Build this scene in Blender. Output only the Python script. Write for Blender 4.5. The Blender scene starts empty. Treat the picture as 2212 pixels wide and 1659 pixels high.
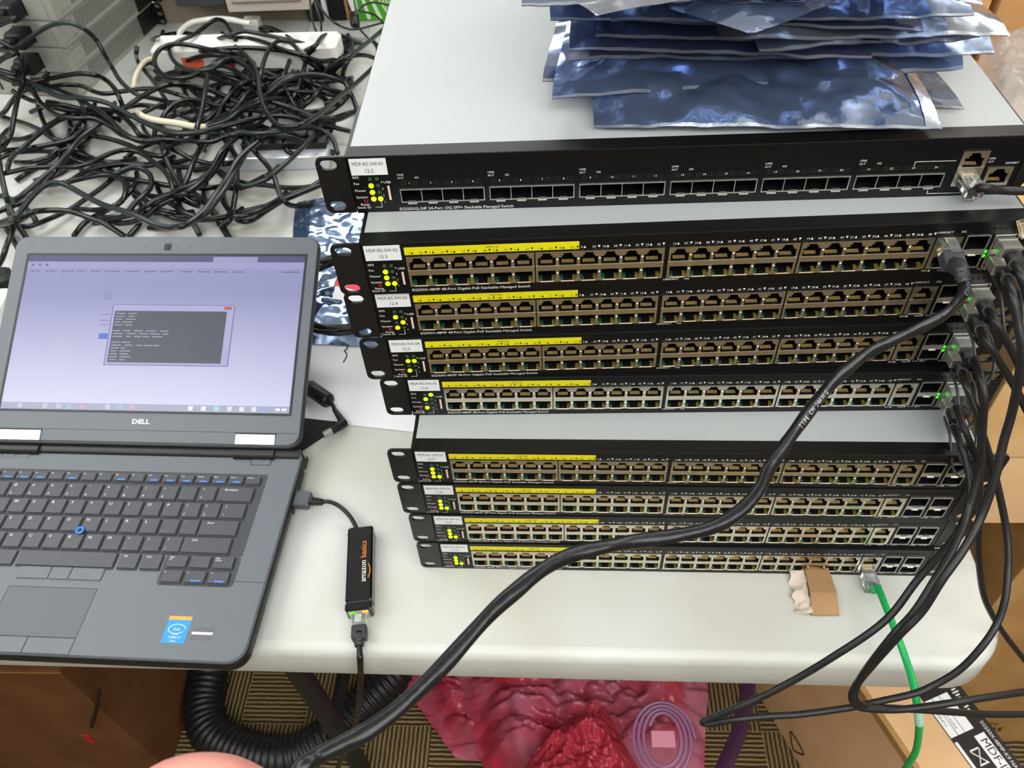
import bpy, bmesh, math, random
import numpy as np
from mathutils import Vector, Matrix, noise
random.seed(7)
SC = bpy.context.scene
COL = SC.collection
MM = 0.001
# ------------------------------------------------------------------ camera, light, exposure
CAM = np.array([108.4308869, -388.21541, 682.2241192])          # mm, table top is z = 0
ROT = np.array([[0.9984025, 0.0317773, -0.0467191], [-0.0079774, -0.7392973, -0.6733319], [-0.055936, 0.672629, -0.7378627]])
FOC = 1768.89
CX, CY = 1106.0, 829.5
cd = bpy.data.cameras.new('camera'); cam = bpy.data.objects.new('camera', cd); COL.objects.link(cam)
r_, d_, f_ = ROT
cam.matrix_world = Matrix(((r_[0], -d_[0], -f_[0], CAM[0]*MM), (r_[1], -d_[1], -f_[1], CAM[1]*MM), (r_[2], -d_[2], -f_[2], CAM[2]*MM), (0, 0, 0, 1)))
cd.sensor_width = 36.0; cd.lens = FOC/2212*36.0; cd.clip_start = 0.01; cd.clip_end = 50
cd.dof.use_dof = True; cd.dof.focus_distance = 0.57; cd.dof.aperture_fstop = 22.0
SC.camera = cam
w = bpy.data.worlds.new('room_air'); SC.world = w; w.use_nodes = True
w.node_tree.nodes['Background'].inputs[0].default_value = (0.95, 0.98, 1.0, 1); w.node_tree.nodes['Background'].inputs[1].default_value = 0.25
SC.view_settings.view_transform = 'Standard'; SC.view_settings.look = 'None'; SC.view_settings.gamma = 1; SC.view_settings.use_curve_mapping = False
SC.view_settings.exposure = 0.0
LAMP_POWER = 6.5
# ------------------------------------------------------------------ helpers
def ray(u, v): return ROT.T @ np.array([(u-CX)/FOC, (v-CY)/FOC, 1.0])
def P(u, v, z): d = ray(u, v); return CAM+d*(z-CAM[2])/d[2]      # a seen point at a known height
def PY(u, v, y): d = ray(u, v); return CAM+d*(y-CAM[1])/d[1]     # ... or at a known depth
def PD(u, v, t): return CAM+ray(u, v)*t
def lin(c):
    return tuple(((x/255/12.92) if x/255 <= .04045 else ((x/255+.055)/1.055)**2.4) for x in c)
MATS = {}
def mat(name, col, rough=.5, metal=0., spec=.5, emit=0., trans=0., alpha=1., coat=0., ior=1.45):
    m = bpy.data.materials.new(name); m.use_nodes = True
    b = m.node_tree.nodes['Principled BSDF']
    c = lin(col) if max(col) > 1.001 else col
    b.inputs['Base Color'].default_value = (*c, 1); b.inputs['Roughness'].default_value = rough; b.inputs['Metallic'].default_value = metal
    b.inputs['Specular IOR Level'].default_value = spec; b.inputs['Transmission Weight'].default_value = trans; b.inputs['Alpha'].default_value = alpha
    b.inputs['Coat Weight'].default_value = coat; b.inputs['IOR'].default_value = ior
    if emit: b.inputs['Emission Color'].default_value = (*c, 1); b.inputs['Emission Strength'].default_value = emit
    MATS[name] = m
    return m
def nd(m, t, **k):
    n = m.node_tree.nodes.new(t)
    for a, v in k.items(): setattr(n, a, v)
    return n
def bump(m, kind='noise', scale=200., strength=.1, dist=.001, detail=3., coord='Object', stretch=None):
    nt = m.node_tree; b = nt.nodes['Principled BSDF']
    tc = nd(m, 'ShaderNodeTexCoord'); src = tc.outputs[coord]
    if stretch:
        mp = nd(m, 'ShaderNodeMapping'); mp.inputs['Scale'].default_value = stretch; nt.links.new(src, mp.inputs[0]); src = mp.outputs[0]
    if kind == 'noise': t = nd(m, 'ShaderNodeTexNoise'); t.inputs['Detail'].default_value = detail
    else: t = nd(m, 'ShaderNodeTexVoronoi')
    t.inputs['Scale'].default_value = scale; nt.links.new(src, t.inputs['Vector'])
    bp = nd(m, 'ShaderNodeBump'); bp.inputs['Strength'].default_value = strength; bp.inputs['Distance'].default_value = dist
    nt.links.new(t.outputs[0], bp.inputs['Height']); nt.links.new(bp.outputs[0], b.inputs['Normal'])
    return m
def mottle(m, c1, c2, scale=20., detail=4., lo=.35, hi=.65):
    nt = m.node_tree; b = nt.nodes['Principled BSDF']
    tc = nd(m, 'ShaderNodeTexCoord'); t = nd(m, 'ShaderNodeTexNoise'); t.inputs['Scale'].default_value = scale; t.inputs['Detail'].default_value = detail
    nt.links.new(tc.outputs['Object'], t.inputs['Vector'])
    r = nd(m, 'ShaderNodeValToRGB'); r.color_ramp.elements[0].position = lo; r.color_ramp.elements[1].position = hi
    r.color_ramp.elements[0].color = (*lin(c1), 1); r.color_ramp.elements[1].color = (*lin(c2), 1)
    nt.links.new(t.outputs[0], r.inputs[0]); nt.links.new(r.outputs[0], b.inputs['Base Color'])
    return m
XF = {}            # local frame of every thing, mm
def tag(o, label=None, cat=None, group=None, kind=None):
    if label: o['label'] = label
    if cat: o['category'] = cat
    if group: o['group'] = group
    if kind: o['kind'] = kind
    return o
def thing(name, label, cat, loc=(0, 0, 0), rz=0., group=None, mtx=None):
    o = bpy.data.objects.new(name, None); o.empty_display_size = .02; COL.objects.link(o)
    M = mtx.copy() if mtx is not None else Matrix.Translation(Vector(loc)) @ Matrix.Rotation(rz, 4, 'Z')
    XF[o] = M
    W = M.copy(); W.translation = W.translation*MM
    o.matrix_world = W
    return tag(o, label, cat, group)
class MB:
    def __init__(s): s.v = []; s.f = []; s.m = []; s.sm = []
    def add(s, vs, fs, mi=0, smooth=False):
        n = len(s.v); s.v += [tuple(map(float, p)) for p in vs]
        s.f += [tuple(i+n for i in f) for f in fs]; s.m += [mi]*len(fs); s.sm += [smooth]*len(fs); return s
    def box(s, x0, x1, y0, y1, z0, z1, mi=0):
        return s.add([(x0, y0, z0), (x1, y0, z0), (x1, y1, z0), (x0, y1, z0), (x0, y0, z1), (x1, y0, z1), (x1, y1, z1), (x0, y1, z1)],
                     [(0, 3, 2, 1), (4, 5, 6, 7), (0, 1, 5, 4), (1, 2, 6, 5), (2, 3, 7, 6), (3, 0, 4, 7)], mi)
    def rbox(s, x0, x1, y0, y1, z0, z1, r=2., c=.6, n=4, mi=0):
        """box with corners rounded in plan and a chamfered top and bottom edge"""
        r = min(r, (x1-x0)/2-.01, (y1-y0)/2-.01); rings = []
        for z, ins in ((z0, c), (z0+c, 0), (z1-c, 0), (z1, c)):
            ring = []
            for cx, cy, a0 in ((x1-r, y1-r, 0), (x0+r, y1-r, 90), (x0+r, y0+r, 180), (x1-r, y0+r, 270)):
                for k in range(n+1):
                    a = math.radians(a0+90*k/n); q = max(r-ins, .01); ring.append((cx+q*math.cos(a), cy+q*math.sin(a), z))
            rings.append(ring)
        N = len(rings[0]); vs = sum(rings, []); fs = []
        for j in range(3):
            for i in range(N): fs.append((j*N+i, j*N+(i+1) % N, (j+1)*N+(i+1) % N, (j+1)*N+i))
        fs.append(tuple(reversed(range(N)))); fs.append(tuple(range(3*N, 4*N)))
        return s.add(vs, fs, mi)
    def grid(s, fn, nu, nv, mi=0, smooth=True, closed_u=False):
        vs = [fn(i/nu, j/nv) for j in range(nv+1) for i in range(nu+(0 if closed_u else 1))]
        W = nu+(0 if closed_u else 1)
        fs = [(j*W+i, j*W+(i+1) % W, (j+1)*W+(i+1) % W, (j+1)*W+i) for j in range(nv) for i in range(nu)]
        return s.add(vs, fs, mi, smooth)
    def tube(s, pts, r, n=10, mi=0, cap=True, flat=None):
        pts = [Vector(p) for p in pts]; N = len(pts); vs = []; fs = []
        t0 = (pts[1]-pts[0]).normalized(); up = Vector((0, 0, 1)) if abs(t0.z) < .9 else Vector((0, 1, 0))
        nrm = (up-t0*up.dot(t0)).normalized()
        for i, p in enumerate(pts):
            t = (pts[min(i+1, N-1)]-pts[max(i-1, 0)]); t = t.normalized() if t.length > 1e-9 else t0
            nrm = (nrm-t*nrm.dot(t)).normalized(); b = t.cross(nrm)
            rr = r[i] if hasattr(r, '__len__') else r
            for k in range(n):
                a = 2*math.pi*k/n; vs.append(p+(nrm*math.cos(a)*(flat or 1)+b*math.sin(a))*rr)
        for i in range(N-1):
            for k in range(n): fs.append((i*n+k, i*n+(k+1) % n, (i+1)*n+(k+1) % n, (i+1)*n+k))
        s.add(vs, fs, mi, True)
        if cap: s.add(vs[:n], [tuple(reversed(range(n)))], mi); s.add(vs[-n:], [tuple(range(n))], mi)
        return s
    def twist(s, pts, r, n=16, pitch=26., amp=.05, lobes=2):
        """round jacket over a twisted core: a slight helical swelling"""
        n0 = len(s.v); s.tube(pts, r, n, cap=False); a = 0.; P0 = pts[0]
        for i, p in enumerate(pts):
            a += (Vector(p)-Vector(P0)).length/pitch*2*math.pi; P0 = p
            for k in range(n):
                j = n0+i*n+k; f = 1+amp*math.cos(lobes*(2*math.pi*k/n)+a); s.v[j] = tuple(Vector(p)+(Vector(s.v[j])-Vector(p))*f)
        return s
    def disc(s, c, r, n=12, axis='y', mi=0, h=.4):
        ring = [(math.cos(2*math.pi*k/n)*r, math.sin(2*math.pi*k/n)*r) for k in range(n)]
        if axis == 'y': A = [(c[0]+a, c[1], c[2]+b) for a, b in ring]; B = [(c[0]+a, c[1]-h, c[2]+b) for a, b in ring]
        else: A = [(c[0]+a, c[1]+b, c[2]) for a, b in ring]; B = [(c[0]+a, c[1]+b, c[2]+h) for a, b in ring]
        fs = [(k, (k+1) % n, n+(k+1) % n, n+k) for k in range(n)]+[tuple(range(n, 2*n))]
        return s.add(A+B, fs, mi)
    def mesh(s, mb, M=None, mi=0):
        vs = [M @ Vector(p) for p in mb.v] if M else mb.v
        n = len(s.v); s.v += [tuple(p) for p in vs]; s.f += [tuple(i+n for i in f) for f in mb.f]; s.m += [x+mi for x in mb.m]; s.sm += mb.sm; return s
    def xf(s, M): s.v = [tuple(M @ Vector(p)) for p in s.v]; return s
    def data(s, name, mats, bev=0., fix=True):
        me = bpy.data.meshes.new(name); me.from_pydata([(a*MM, b*MM, c*MM) for a, b, c in s.v], [], s.f)
        for m in (mats if isinstance(mats, (list, tuple)) else [mats]): me.materials.append(m)
        me.polygons.foreach_set('material_index', s.m); me.polygons.foreach_set('use_smooth', s.sm)
        if fix or bev:
            bm = bmesh.new(); bm.from_mesh(me)
            if fix: bmesh.ops.recalc_face_normals(bm, faces=bm.faces)
            if bev:
                ed = [e for e in bm.edges if len(e.link_faces) == 2 and e.calc_face_angle(0) > .6]
                bmesh.ops.bevel(bm, geom=ed, offset=bev*MM, segments=2, profile=.6, affect='EDGES')
            bm.to_mesh(me); bm.free()
        me.update(); return me
    def top(s, name, mats, label, cat, group=None, bev=0., kind=None, fix=True):
        """one-mesh thing given in world mm; its origin goes to the middle of its base"""
        A = np.array(s.v); c = Vector(((A[:, 0].min()+A[:, 0].max())/2, (A[:, 1].min()+A[:, 1].max())/2, A[:, 2].min()))
        s.v = [tuple(Vector(p)-c) for p in s.v]
        o = bpy.data.objects.new(name, s.data(name, mats, bev, fix)); o.location = c*MM; COL.objects.link(o); XF[o] = Matrix.Translation(c)
        return tag(o, label, cat, group, kind)
    def part(s, name, mats, parent, world=False, bev=0., label=None, fix=True, kind=None):
        if world: s.xf(XF[parent].inverted())
        o = bpy.data.objects.new(name, s.data(name, mats, bev, fix)); COL.objects.link(o); o.parent = parent; XF[o] = XF[parent]
        return tag(o, label, kind=kind)
def inst(name, me, parent, loc=(0, 0, 0)):
    o = bpy.data.objects.new(name, me); COL.objects.link(o); o.parent = parent; o.location = Vector(loc)*MM; XF[o] = XF[parent] @ Matrix.Translation(Vector(loc)); return o
def smooth(pts, per=8):
    """Catmull-Rom through the points"""
    p = [np.array(q, float) for q in pts]; p = [2*p[0]-p[1]]+p+[2*p[-1]-p[-2]]; out = []
    for i in range(1, len(p)-2):
        for k in range(per):
            t = k/per; a, b, c, d = p[i-1:i+3]
            out.append(.5*((2*b)+(-a+c)*t+(2*a-5*b+4*c-d)*t*t+(-a+3*b-3*c+d)*t**3))
    out.append(p[-2]); return out
def fill2d(loops, thick):
    """flat plate with holes: loops of (x, z), thickness along y; returns an MB centred on y = 0"""
    cu = bpy.data.curves.new('t', 'CURVE'); cu.dimensions = '2D'; cu.fill_mode = 'BOTH'; cu.extrude = thick/2
    for L in loops:
        sp = cu.splines.new('POLY'); sp.points.add(len(L)-1); sp.use_cyclic_u = True
        for q, (x, z) in zip(sp.points, L): q.co = (x, z, 0, 1)
    o = bpy.data.objects.new('t', cu); COL.objects.link(o); dg = bpy.context.evaluated_depsgraph_get()
    me = bpy.data.meshes.new_from_object(o.evaluated_get(dg)); mb = MB()
    mb.add([(v.co.x, v.co.z, v.co.y) for v in me.vertices], [tuple(q.vertices) for q in me.polygons])
    bpy.data.objects.remove(o); bpy.data.curves.remove(cu); bpy.data.meshes.remove(me); return mb
TXT = {}
def text_mb(st, cap, align='LEFT', depth=.0, wide=1.):
    """lettering as flat mesh in x (reading) / y (up), cap height in mm"""
    key = (st, align, depth)
    if key not in TXT:
        cu = bpy.data.curves.new('t', 'FONT'); cu.body = st; cu.size = 1.; cu.align_x = align; cu.resolution_u = 2; cu.extrude = depth
        o = bpy.data.objects.new('t', cu); COL.objects.link(o); dg = bpy.context.evaluated_depsgraph_get()
        me = bpy.data.meshes.new_from_object(o.evaluated_get(dg))
        TXT[key] = ([tuple(v.co) for v in me.vertices], [tuple(q.vertices) for q in me.polygons])
        bpy.data.objects.remove(o); bpy.data.curves.remove(cu); bpy.data.meshes.remove(me)
    vs, fs = TXT[key]; k = cap/.69
    return MB().add([(a*k*wide, b*k, c*k) for a, b, c in vs], fs)
RX = Matrix.Rotation(math.pi/2, 4, 'X')
def ftext(mb, st, x, z, cap, y=-.12, align='LEFT', wide=1., mi=0):   # lettering on a front face
    mb.mesh(text_mb(st, cap, align, wide=wide), Matrix.Translation((x, y, z)) @ RX, mi)
def ttext(mb, st, x, y, z, cap, align='LEFT', rot=0., wide=1., mi=0):   # lettering lying on a top
    mb.mesh(text_mb(st, cap, align, wide=wide), Matrix.Translation((x, y, z)) @ Matrix.Rotation(rot, 4, 'Z'), mi)
def fq(mb, x0, x1, z0, z1, y=-.1, mi=0): mb.add([(x0, y, z0), (x1, y, z0), (x1, y, z1), (x0, y, z1)], [(0, 1, 2, 3)], mi)
def frame_lines(mb, pts, wd=.35, y=-.1):
    for (x0, z0), (x1, z1) in zip(pts, pts[1:]):
        if abs(x1-x0) >= abs(z1-z0): fq(mb, min(x0, x1)-wd/2, max(x0, x1)+wd/2, z0-wd/2, z0+wd/2, y)
        else: fq(mb, x0-wd/2, x0+wd/2, min(z0, z1)-wd/2, max(z0, z1)+wd/2, y)
# ------------------------------------------------------------------ materials
M_table = bump(mottle(mat('table_plastic', (197, 200, 196), .38), (198, 201, 197), (190, 190, 181), 9, 5), 'noise', 420, .05, .0006)
M_cover = bump(mat('grey_painted_steel', (172, 177, 178), .42, .1), 'noise', 900, .03, .0004)
M_black = mat('black_bezel', (11, 11, 12), .38, spec=.35)
M_chas = mat('dark_side_steel', (40, 41, 43), .42, .3)
M_ear = bump(mat('black_ear_paint', (20, 20, 21), .38), 'noise', 1200, .05, .0003)
M_white = mat('white_ink', (228, 228, 226), .6)
M_grey = mat('grey_ink', (120, 120, 120), .6)
M_dim = mat('dim_ink', (58, 58, 58), .6)
M_ink = mat('black_ink', (14, 14, 15), .6)
M_yel = mat('yellow_ink', (214, 208, 8), .5)
M_stick = mat('white_sticker', (222, 226, 226), .5)
M_tin = mat('tin_shield', (205, 198, 180), .27, .95)
M_cavity = mat('jack_plastic', (9, 9, 10), .55, spec=.3)
M_gold = mat('gold_contact', (244, 206, 130), .38, .7)
M_pipeY = mat('yellow_light_pipe', (96, 94, 30), .3)
M_pipeG = mat('green_light_pipe', (14, 66, 48), .3)
M_led = mat('lit_led', (190, 255, 10), .4, emit=2.2)
M_ledoff = mat('unlit_led', (52, 82, 58), .3)
M_green = mat('lit_green_led', (50, 245, 20), .4, emit=2.0)
M_red = mat('red_ink', (190, 25, 40), .5)
M_pale = mat('silver_line', (205, 203, 196), .3, .8)
M_cord = bump(mat('black_pvc', (18, 19, 20), .22), 'noise', 300, .03, .0005)
M_cord2 = bump(mat('green_black_pvc', (26, 35, 35), .3), 'noise', 300, .03, .0005)
M_cat = bump(mat('dark_cable_jacket', (20, 22, 24), .28), 'noise', 130, .4, .0012, 2)
M_rub = mat('black_rubber', (24, 24, 25), .45)
M_greenpvc = mat('green_pvc', (18, 165, 84), .38)
M_clear = mat('clear_polycarbonate', (235, 240, 240), .06, trans=.92, ior=1.5)
M_lap = bump(mat('grey_soft_touch', (97, 104, 110), .45), 'noise', 900, .04, .0003)
M_lapdark = mat('black_shell', (26, 27, 28), .4)
M_key = bump(mat('key_cap', (66, 68, 74), .42), 'noise', 1500, .04, .0002)
M_gap = mat('key_well', (34, 35, 37), .5); M_well = mat('key_tray', (58, 61, 65), .5)
M_chrome = mat('brushed_hinge', (205, 205, 205), .3, .9)
M_blue = mat('blue_ink', (60, 130, 235), .5)
M_scrap = mottle(mat('scrap_card', (158, 126, 88), .8, spec=.2), (150, 118, 80), (166, 134, 96), 14, 6)
M_card = mottle(mat('cardboard', (208, 168, 114), .8, spec=.2), (200, 160, 106), (214, 175, 122), 14, 6)
M_card2 = mottle(mat('light_cardboard', (218, 180, 136), .8, spec=.2), (212, 174, 129), (223, 186, 143), 12, 6)
M_card3 = mottle(mat('brown_cardboard', (172, 134, 84), .85, spec=.2), (164, 126, 77), (180, 142, 92), 14, 6)
M_cardshade = mottle(mat('shaded_cardboard', (104, 68, 40), .85, spec=.2), (98, 63, 36), (111, 74, 45), 14, 6)  # table shade put into the base colour, for the left carton
M_paper = mat('white_paper', (236, 238, 240), .7)
M_skin = mat('skin', (208, 140, 128), .5); M_skin.node_tree.nodes['Principled BSDF'].inputs['Subsurface Weight'].default_value = .1
M_skin.node_tree.nodes['Principled BSDF'].inputs['Subsurface Scale'].default_value = .004
M_beigepvc = mat('cream_pvc', (224, 214, 188), .4)
M_whitepl = mat('white_plastic', (232, 232, 226), .35)
M_chgrey = mat('pale_grey_steel', (158, 159, 150), .45, .2)
# antistatic film: a thin blue-grey metallised sheet that lets a little through
def film(name, col, rough, through, sc=90., st=.35):
    m = mat(name, col, rough+.03, .82, coat=1.); m.node_tree.nodes['Principled BSDF'].inputs['Coat IOR'].default_value = 2.3; m.node_tree.nodes['Principled BSDF'].inputs['Coat Roughness'].default_value = .03; bump(m, 'noise', sc, st, .006, 3.)
    nt = m.node_tree; b = nt.nodes['Principled BSDF']; out = nt.nodes['Material Output']
    tr = nd(m, 'ShaderNodeBsdfTransparent'); tr.inputs[0].default_value = (.75, .78, .85, 1); mx = nd(m, 'ShaderNodeMixShader'); mx.inputs[0].default_value = through
    nt.links.new(b.outputs[0], mx.inputs[1]); nt.links.new(tr.outputs[0], mx.inputs[2]); nt.links.new(mx.outputs[0], out.inputs['Surface']); return m
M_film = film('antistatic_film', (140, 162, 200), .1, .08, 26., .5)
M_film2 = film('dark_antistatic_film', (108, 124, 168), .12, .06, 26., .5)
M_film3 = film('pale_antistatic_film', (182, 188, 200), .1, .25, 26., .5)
M_seal = bump(mat('silver_seal', (205, 212, 222), .2, .8), 'noise', 700, .22, .0006)
M_pink = mat('pink_film', (190, 80, 100), .14); bump(M_pink, 'noise', 30, .5, .008, 3.); mottle(M_pink, (190, 58, 78), (202, 126, 152), 9, 2, .36, .64)
def _thin(m, through, col):
    nt = m.node_tree; b = nt.nodes['Principled BSDF']; out = nt.nodes['Material Output']
    tr = nd(m, 'ShaderNodeBsdfTransparent'); tr.inputs[0].default_value = (*col, 1); mx = nd(m, 'ShaderNodeMixShader'); mx.inputs[0].default_value = through
    nt.links.new(b.outputs[0], mx.inputs[1]); nt.links.new(tr.outputs[0], mx.inputs[2]); nt.links.new(mx.outputs[0], out.inputs['Surface'])
_thin(M_pink, .3, (.95, .45, .5))
M_pinkred = mat('red_pink_film', (190, 62, 80), .14); bump(M_pinkred, 'noise', 30, .4, .008, 3.); _thin(M_pinkred, .25, (.95, .4, .4))
M_clearfilm = mat('clear_film', (205, 203, 202), .06, coat=.6); bump(M_clearfilm, 'noise', 35, .8, .006, 3.); _thin(M_clearfilm, .62, (.97, .96, .95))
# ------------------------------------------------------------------ the room
def carpet():
    m = mat('ribbed_carpet', (110, 94, 62), .95, spec=.1); nt = m.node_tree; b = nt.nodes['Principled BSDF']
    tc = nd(m, 'ShaderNodeTexCoord'); ck = nd(m, 'ShaderNodeTexChecker'); ck.inputs['Scale'].default_value = 9.; nt.links.new(tc.outputs['Object'], ck.inputs[0])
    ws = []
    for ax in 'XY':
        wv = nd(m, 'ShaderNodeTexWave', bands_direction=ax); wv.inputs['Scale'].default_value = 42.; wv.inputs['Distortion'].default_value = 1.2; wv.inputs['Detail'].default_value = 2.; wv.inputs['Detail Scale'].default_value = 2.
        nt.links.new(tc.outputs['Object'], wv.inputs[0]); ws.append(wv)
    mx = nd(m, 'ShaderNodeMix', data_type='FLOAT'); nt.links.new(ck.outputs[1], mx.inputs[0]); nt.links.new(ws[0].outputs[1], mx.inputs[2]); nt.links.new(ws[1].outputs[1], mx.inputs[3])
    rp = nd(m, 'ShaderNodeValToRGB'); rp.color_ramp.elements[0].color = (*lin((62, 50, 32)), 1); rp.color_ramp.elements[1].color = (*lin((152, 132, 92)), 1)
    nt.links.new(mx.outputs[0], rp.inputs[0]); nt.links.new(rp.outputs[0], b.inputs['Base Color'])
    bp = nd(m, 'ShaderNodeBump'); bp.inputs['Distance'].default_value = .003; nt.links.new(mx.outputs[0], bp.inputs['Height']); nt.links.new(bp.outputs[0], b.inputs['Normal'])
    return m
FLOOR = -740.
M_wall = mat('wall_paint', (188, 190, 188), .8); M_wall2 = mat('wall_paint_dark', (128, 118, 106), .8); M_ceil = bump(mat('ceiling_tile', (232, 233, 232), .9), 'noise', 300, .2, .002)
X0, X1, Y0, Y1, ZC = -2600., 2600., -2300., 3200., 1560.
for n, b, m in (('floor', (X0, X1, Y0, Y1, FLOOR-50, FLOOR), carpet()), ('ceiling', (X0, X1, Y0, Y1, ZC, ZC+50), M_ceil), ('wall_back', (X0, X1, Y1, Y1+80, FLOOR, ZC), M_wall),
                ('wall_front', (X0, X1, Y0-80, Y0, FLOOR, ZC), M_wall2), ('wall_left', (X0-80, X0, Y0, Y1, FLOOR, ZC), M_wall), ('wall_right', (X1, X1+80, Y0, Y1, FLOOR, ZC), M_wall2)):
    o = MB().box(*b).top(n, m, None, None, kind='structure')
M_lamp = mat('lamp_diffuser', (1., 1., .985), .6, emit=LAMP_POWER); M_lampf = mat('lamp_frame', (220, 220, 218), .5)
LAMPS = [(-1400, -330), (100, -900), (1400, -800), (300, -1750), (1500, -1750), (-1500, 700), (1700, 700), (750, 1750), (-500, 2050)]  # unseen fixtures, added and placed for frontal fill and bag reflections, hung for uplight
for i, (x, y) in enumerate(LAMPS):
    t = thing('ceiling_light', 'unseen fluorescent ceiling light, hung and placed for fill and reflections', 'ceiling light', (x, y, ZC-170), 0, 'ceiling lights')
    mb = MB(); L, W_ = 600, 300
    for a in ((-L, L, -W_, -W_+20), (-L, L, W_-20, W_), (-L, -L+20, -W_+20, W_-20), (L-20, L, -W_+20, W_-20)): mb.box(a[0], a[1], a[2], a[3], -14, 0)
    mb.part('frame', M_lampf, t)
    MB().box(-L+20, L-20, -W_+20, W_-20, -12, 10).part('diffuser', M_lamp, t)
    for sx in (-400, 400): MB().tube([(sx, 0, 10), (sx, 0, 170)], 5, 8).part('hanger', M_lampf, t)
# ------------------------------------------------------------------ the table
TA = -.0130                  # the table's front edge is not quite parallel to the switches
def build_table():
    t = thing('folding_table', 'long white plastic folding table with a rounded edge under everything', 'table', (490.5, -92, FLOOR), TA)
    H = -FLOOR; L, D = 2300., 1500.; prof = [(11, 0), (5, 1.2), (1.2, 5), (0, 10), (-1.0, 40), (1, 45), (8, 46)]
    RC = 50.
    def ring(ins, z, n=10):
        out = []
        x0, x1, y0, y1 = -L+ins, -ins, ins, D-ins; r = RC-min(ins, 20)
        for cx, cy, a0 in ((x1-r, y0+r, 270), (x1-r, y1-r, 0), (x0+r, y1-r, 90), (x0+r, y0+r, 180)):
            for k in range(n+1):
                a = math.radians(a0+90*k/n); out.append((cx+r*math.cos(a), cy+r*math.sin(a), H-z))
        return out
    rings = [ring(i, z) for i, z in prof]; N = len(rings[0]); mb = MB(); vs = sum(rings, [])
    mb.add(vs, [(j*N+i, j*N+(i+1) % N, (j+1)*N+(i+1) % N, (j+1)*N+i) for j in range(len(prof)-1) for i in range(N)], 0, True)
    mb.add(rings[0], [tuple(range(N))]); mb.add(rings[-1], [tuple(reversed(range(N)))])
    mb.part('tabletop', M_table, t)
    for lx, lys in ((-L+220, (120, D-160)), (-738, (130, D-160)), (-80, (520, D-160))):
        for ly in lys:
            m2 = MB(); m2.tube([(lx, ly, H-46), (lx+(24 if lx == -738 else 0), ly, 2)], 15, 12); m2.part('leg', M_chas, t)
        MB().tube([(lx, lys[0], 130), (lx, lys[1], 130)], 10, 10).part('crossbar', M_chas, t)
build_table()
# ------------------------------------------------------------------ network switches
HS = 43.96; BW = 433.
SW = [(-27.49, 72.89, .0143, .03), (-20.36, 37.78, .0306, .6), (-20.69, 40.75, .0301, .03), (-17.56, 39.02, .0256, .3), (-9.70, 39.77, .0057, 0.), (-6.07, 3.51, -.0152, .2), (-4.64, 2.54, -.0143, -.1), (-1.19, 1.27, -.0102, -.1), (0., 0., -.0133, 0.)]
def oval(cx, cz, w, h, n=8):
    r = h/2; out = []
    for s, a0 in ((1, -90), (-1, 90)):
        for k in range(n+1):
            a = math.radians(a0+180*k/n); out.append((cx+s*(w/2-r)+r*math.cos(a), cz+r*math.sin(a)))
    return out
def ear_mb(s):
    """s = -1 left, +1 right; plate in front, flange along the side"""
    W_ = 21.; pts = []
    for cx, cz, a0 in ((-W_+5, HS-5.3, 90), (-W_+5, 5.3, 180)):
        for k in range(6):
            a = math.radians(a0+90*k/5); pts.append((cx+5*math.cos(a), cz+5*math.sin(a)))
    pts += [(-.8, .3), (-.8, HS-.3)]
    mb = fill2d([pts, oval(-12.6, HS/2+15.9, 11.2, 7.2), oval(-12.6, HS/2-15.9, 11.2, 7.2)], 2.)
    mb.v = [(a, b+1.2, c) for a, b, c in mb.v]
    mb.box(-2.2, -.2, 2.2, 70, 2.5, HS-2.5)
    for y in (22, 52):
        for z in (11, 33): mb.mesh(MB().tube([(-2.2, y, z), (-3.6, y, z)], 3., 10))
    if s > 0: mb.v = [(BW-a, b, c) for a, b, c in mb.v]
    return mb
ME = {}
ME['ear_l'] = ear_mb(-1).data('ear', M_ear); ME['ear_r'] = ear_mb(1).data('ear', M_ear)
ME['cover'] = MB().box(1.2, BW-1.2, 12.5, 346, HS-1.1, HS-.25).box(1.2, 12, 11.2, 12.5, HS-1.1, HS-.1).box(BW-60, BW-1.2, 11.9, 12.5, HS-1.1, HS-.2).data('top_cover', M_cover)
ME['chassis'] = MB().box(.4, BW-.4, 12.2, 346, .4, HS-1.1).data('chassis', M_chas)
ME['usb'] = MB().box(0, 4.6, -.5, -.1, 0, 12.2).box(.9, 1.7, -.6, -.5, .9, 11.3, 1).box(2.3, 3.7, -.8, -.5, .6, 11.6, 2).data('usb_port', [M_cavity, M_cavity, mat('usb_tongue', (225, 200, 185), .4)])
ME['led1'] = MB().disc((0, 0, 0), 1.75, 12, 'y', 0, .5).data('status_light', M_led); ME['led0'] = MB().disc((0, 0, 0), 1.35, 10, 'y', 0, .3).data('status_light', M_ledoff)
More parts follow.
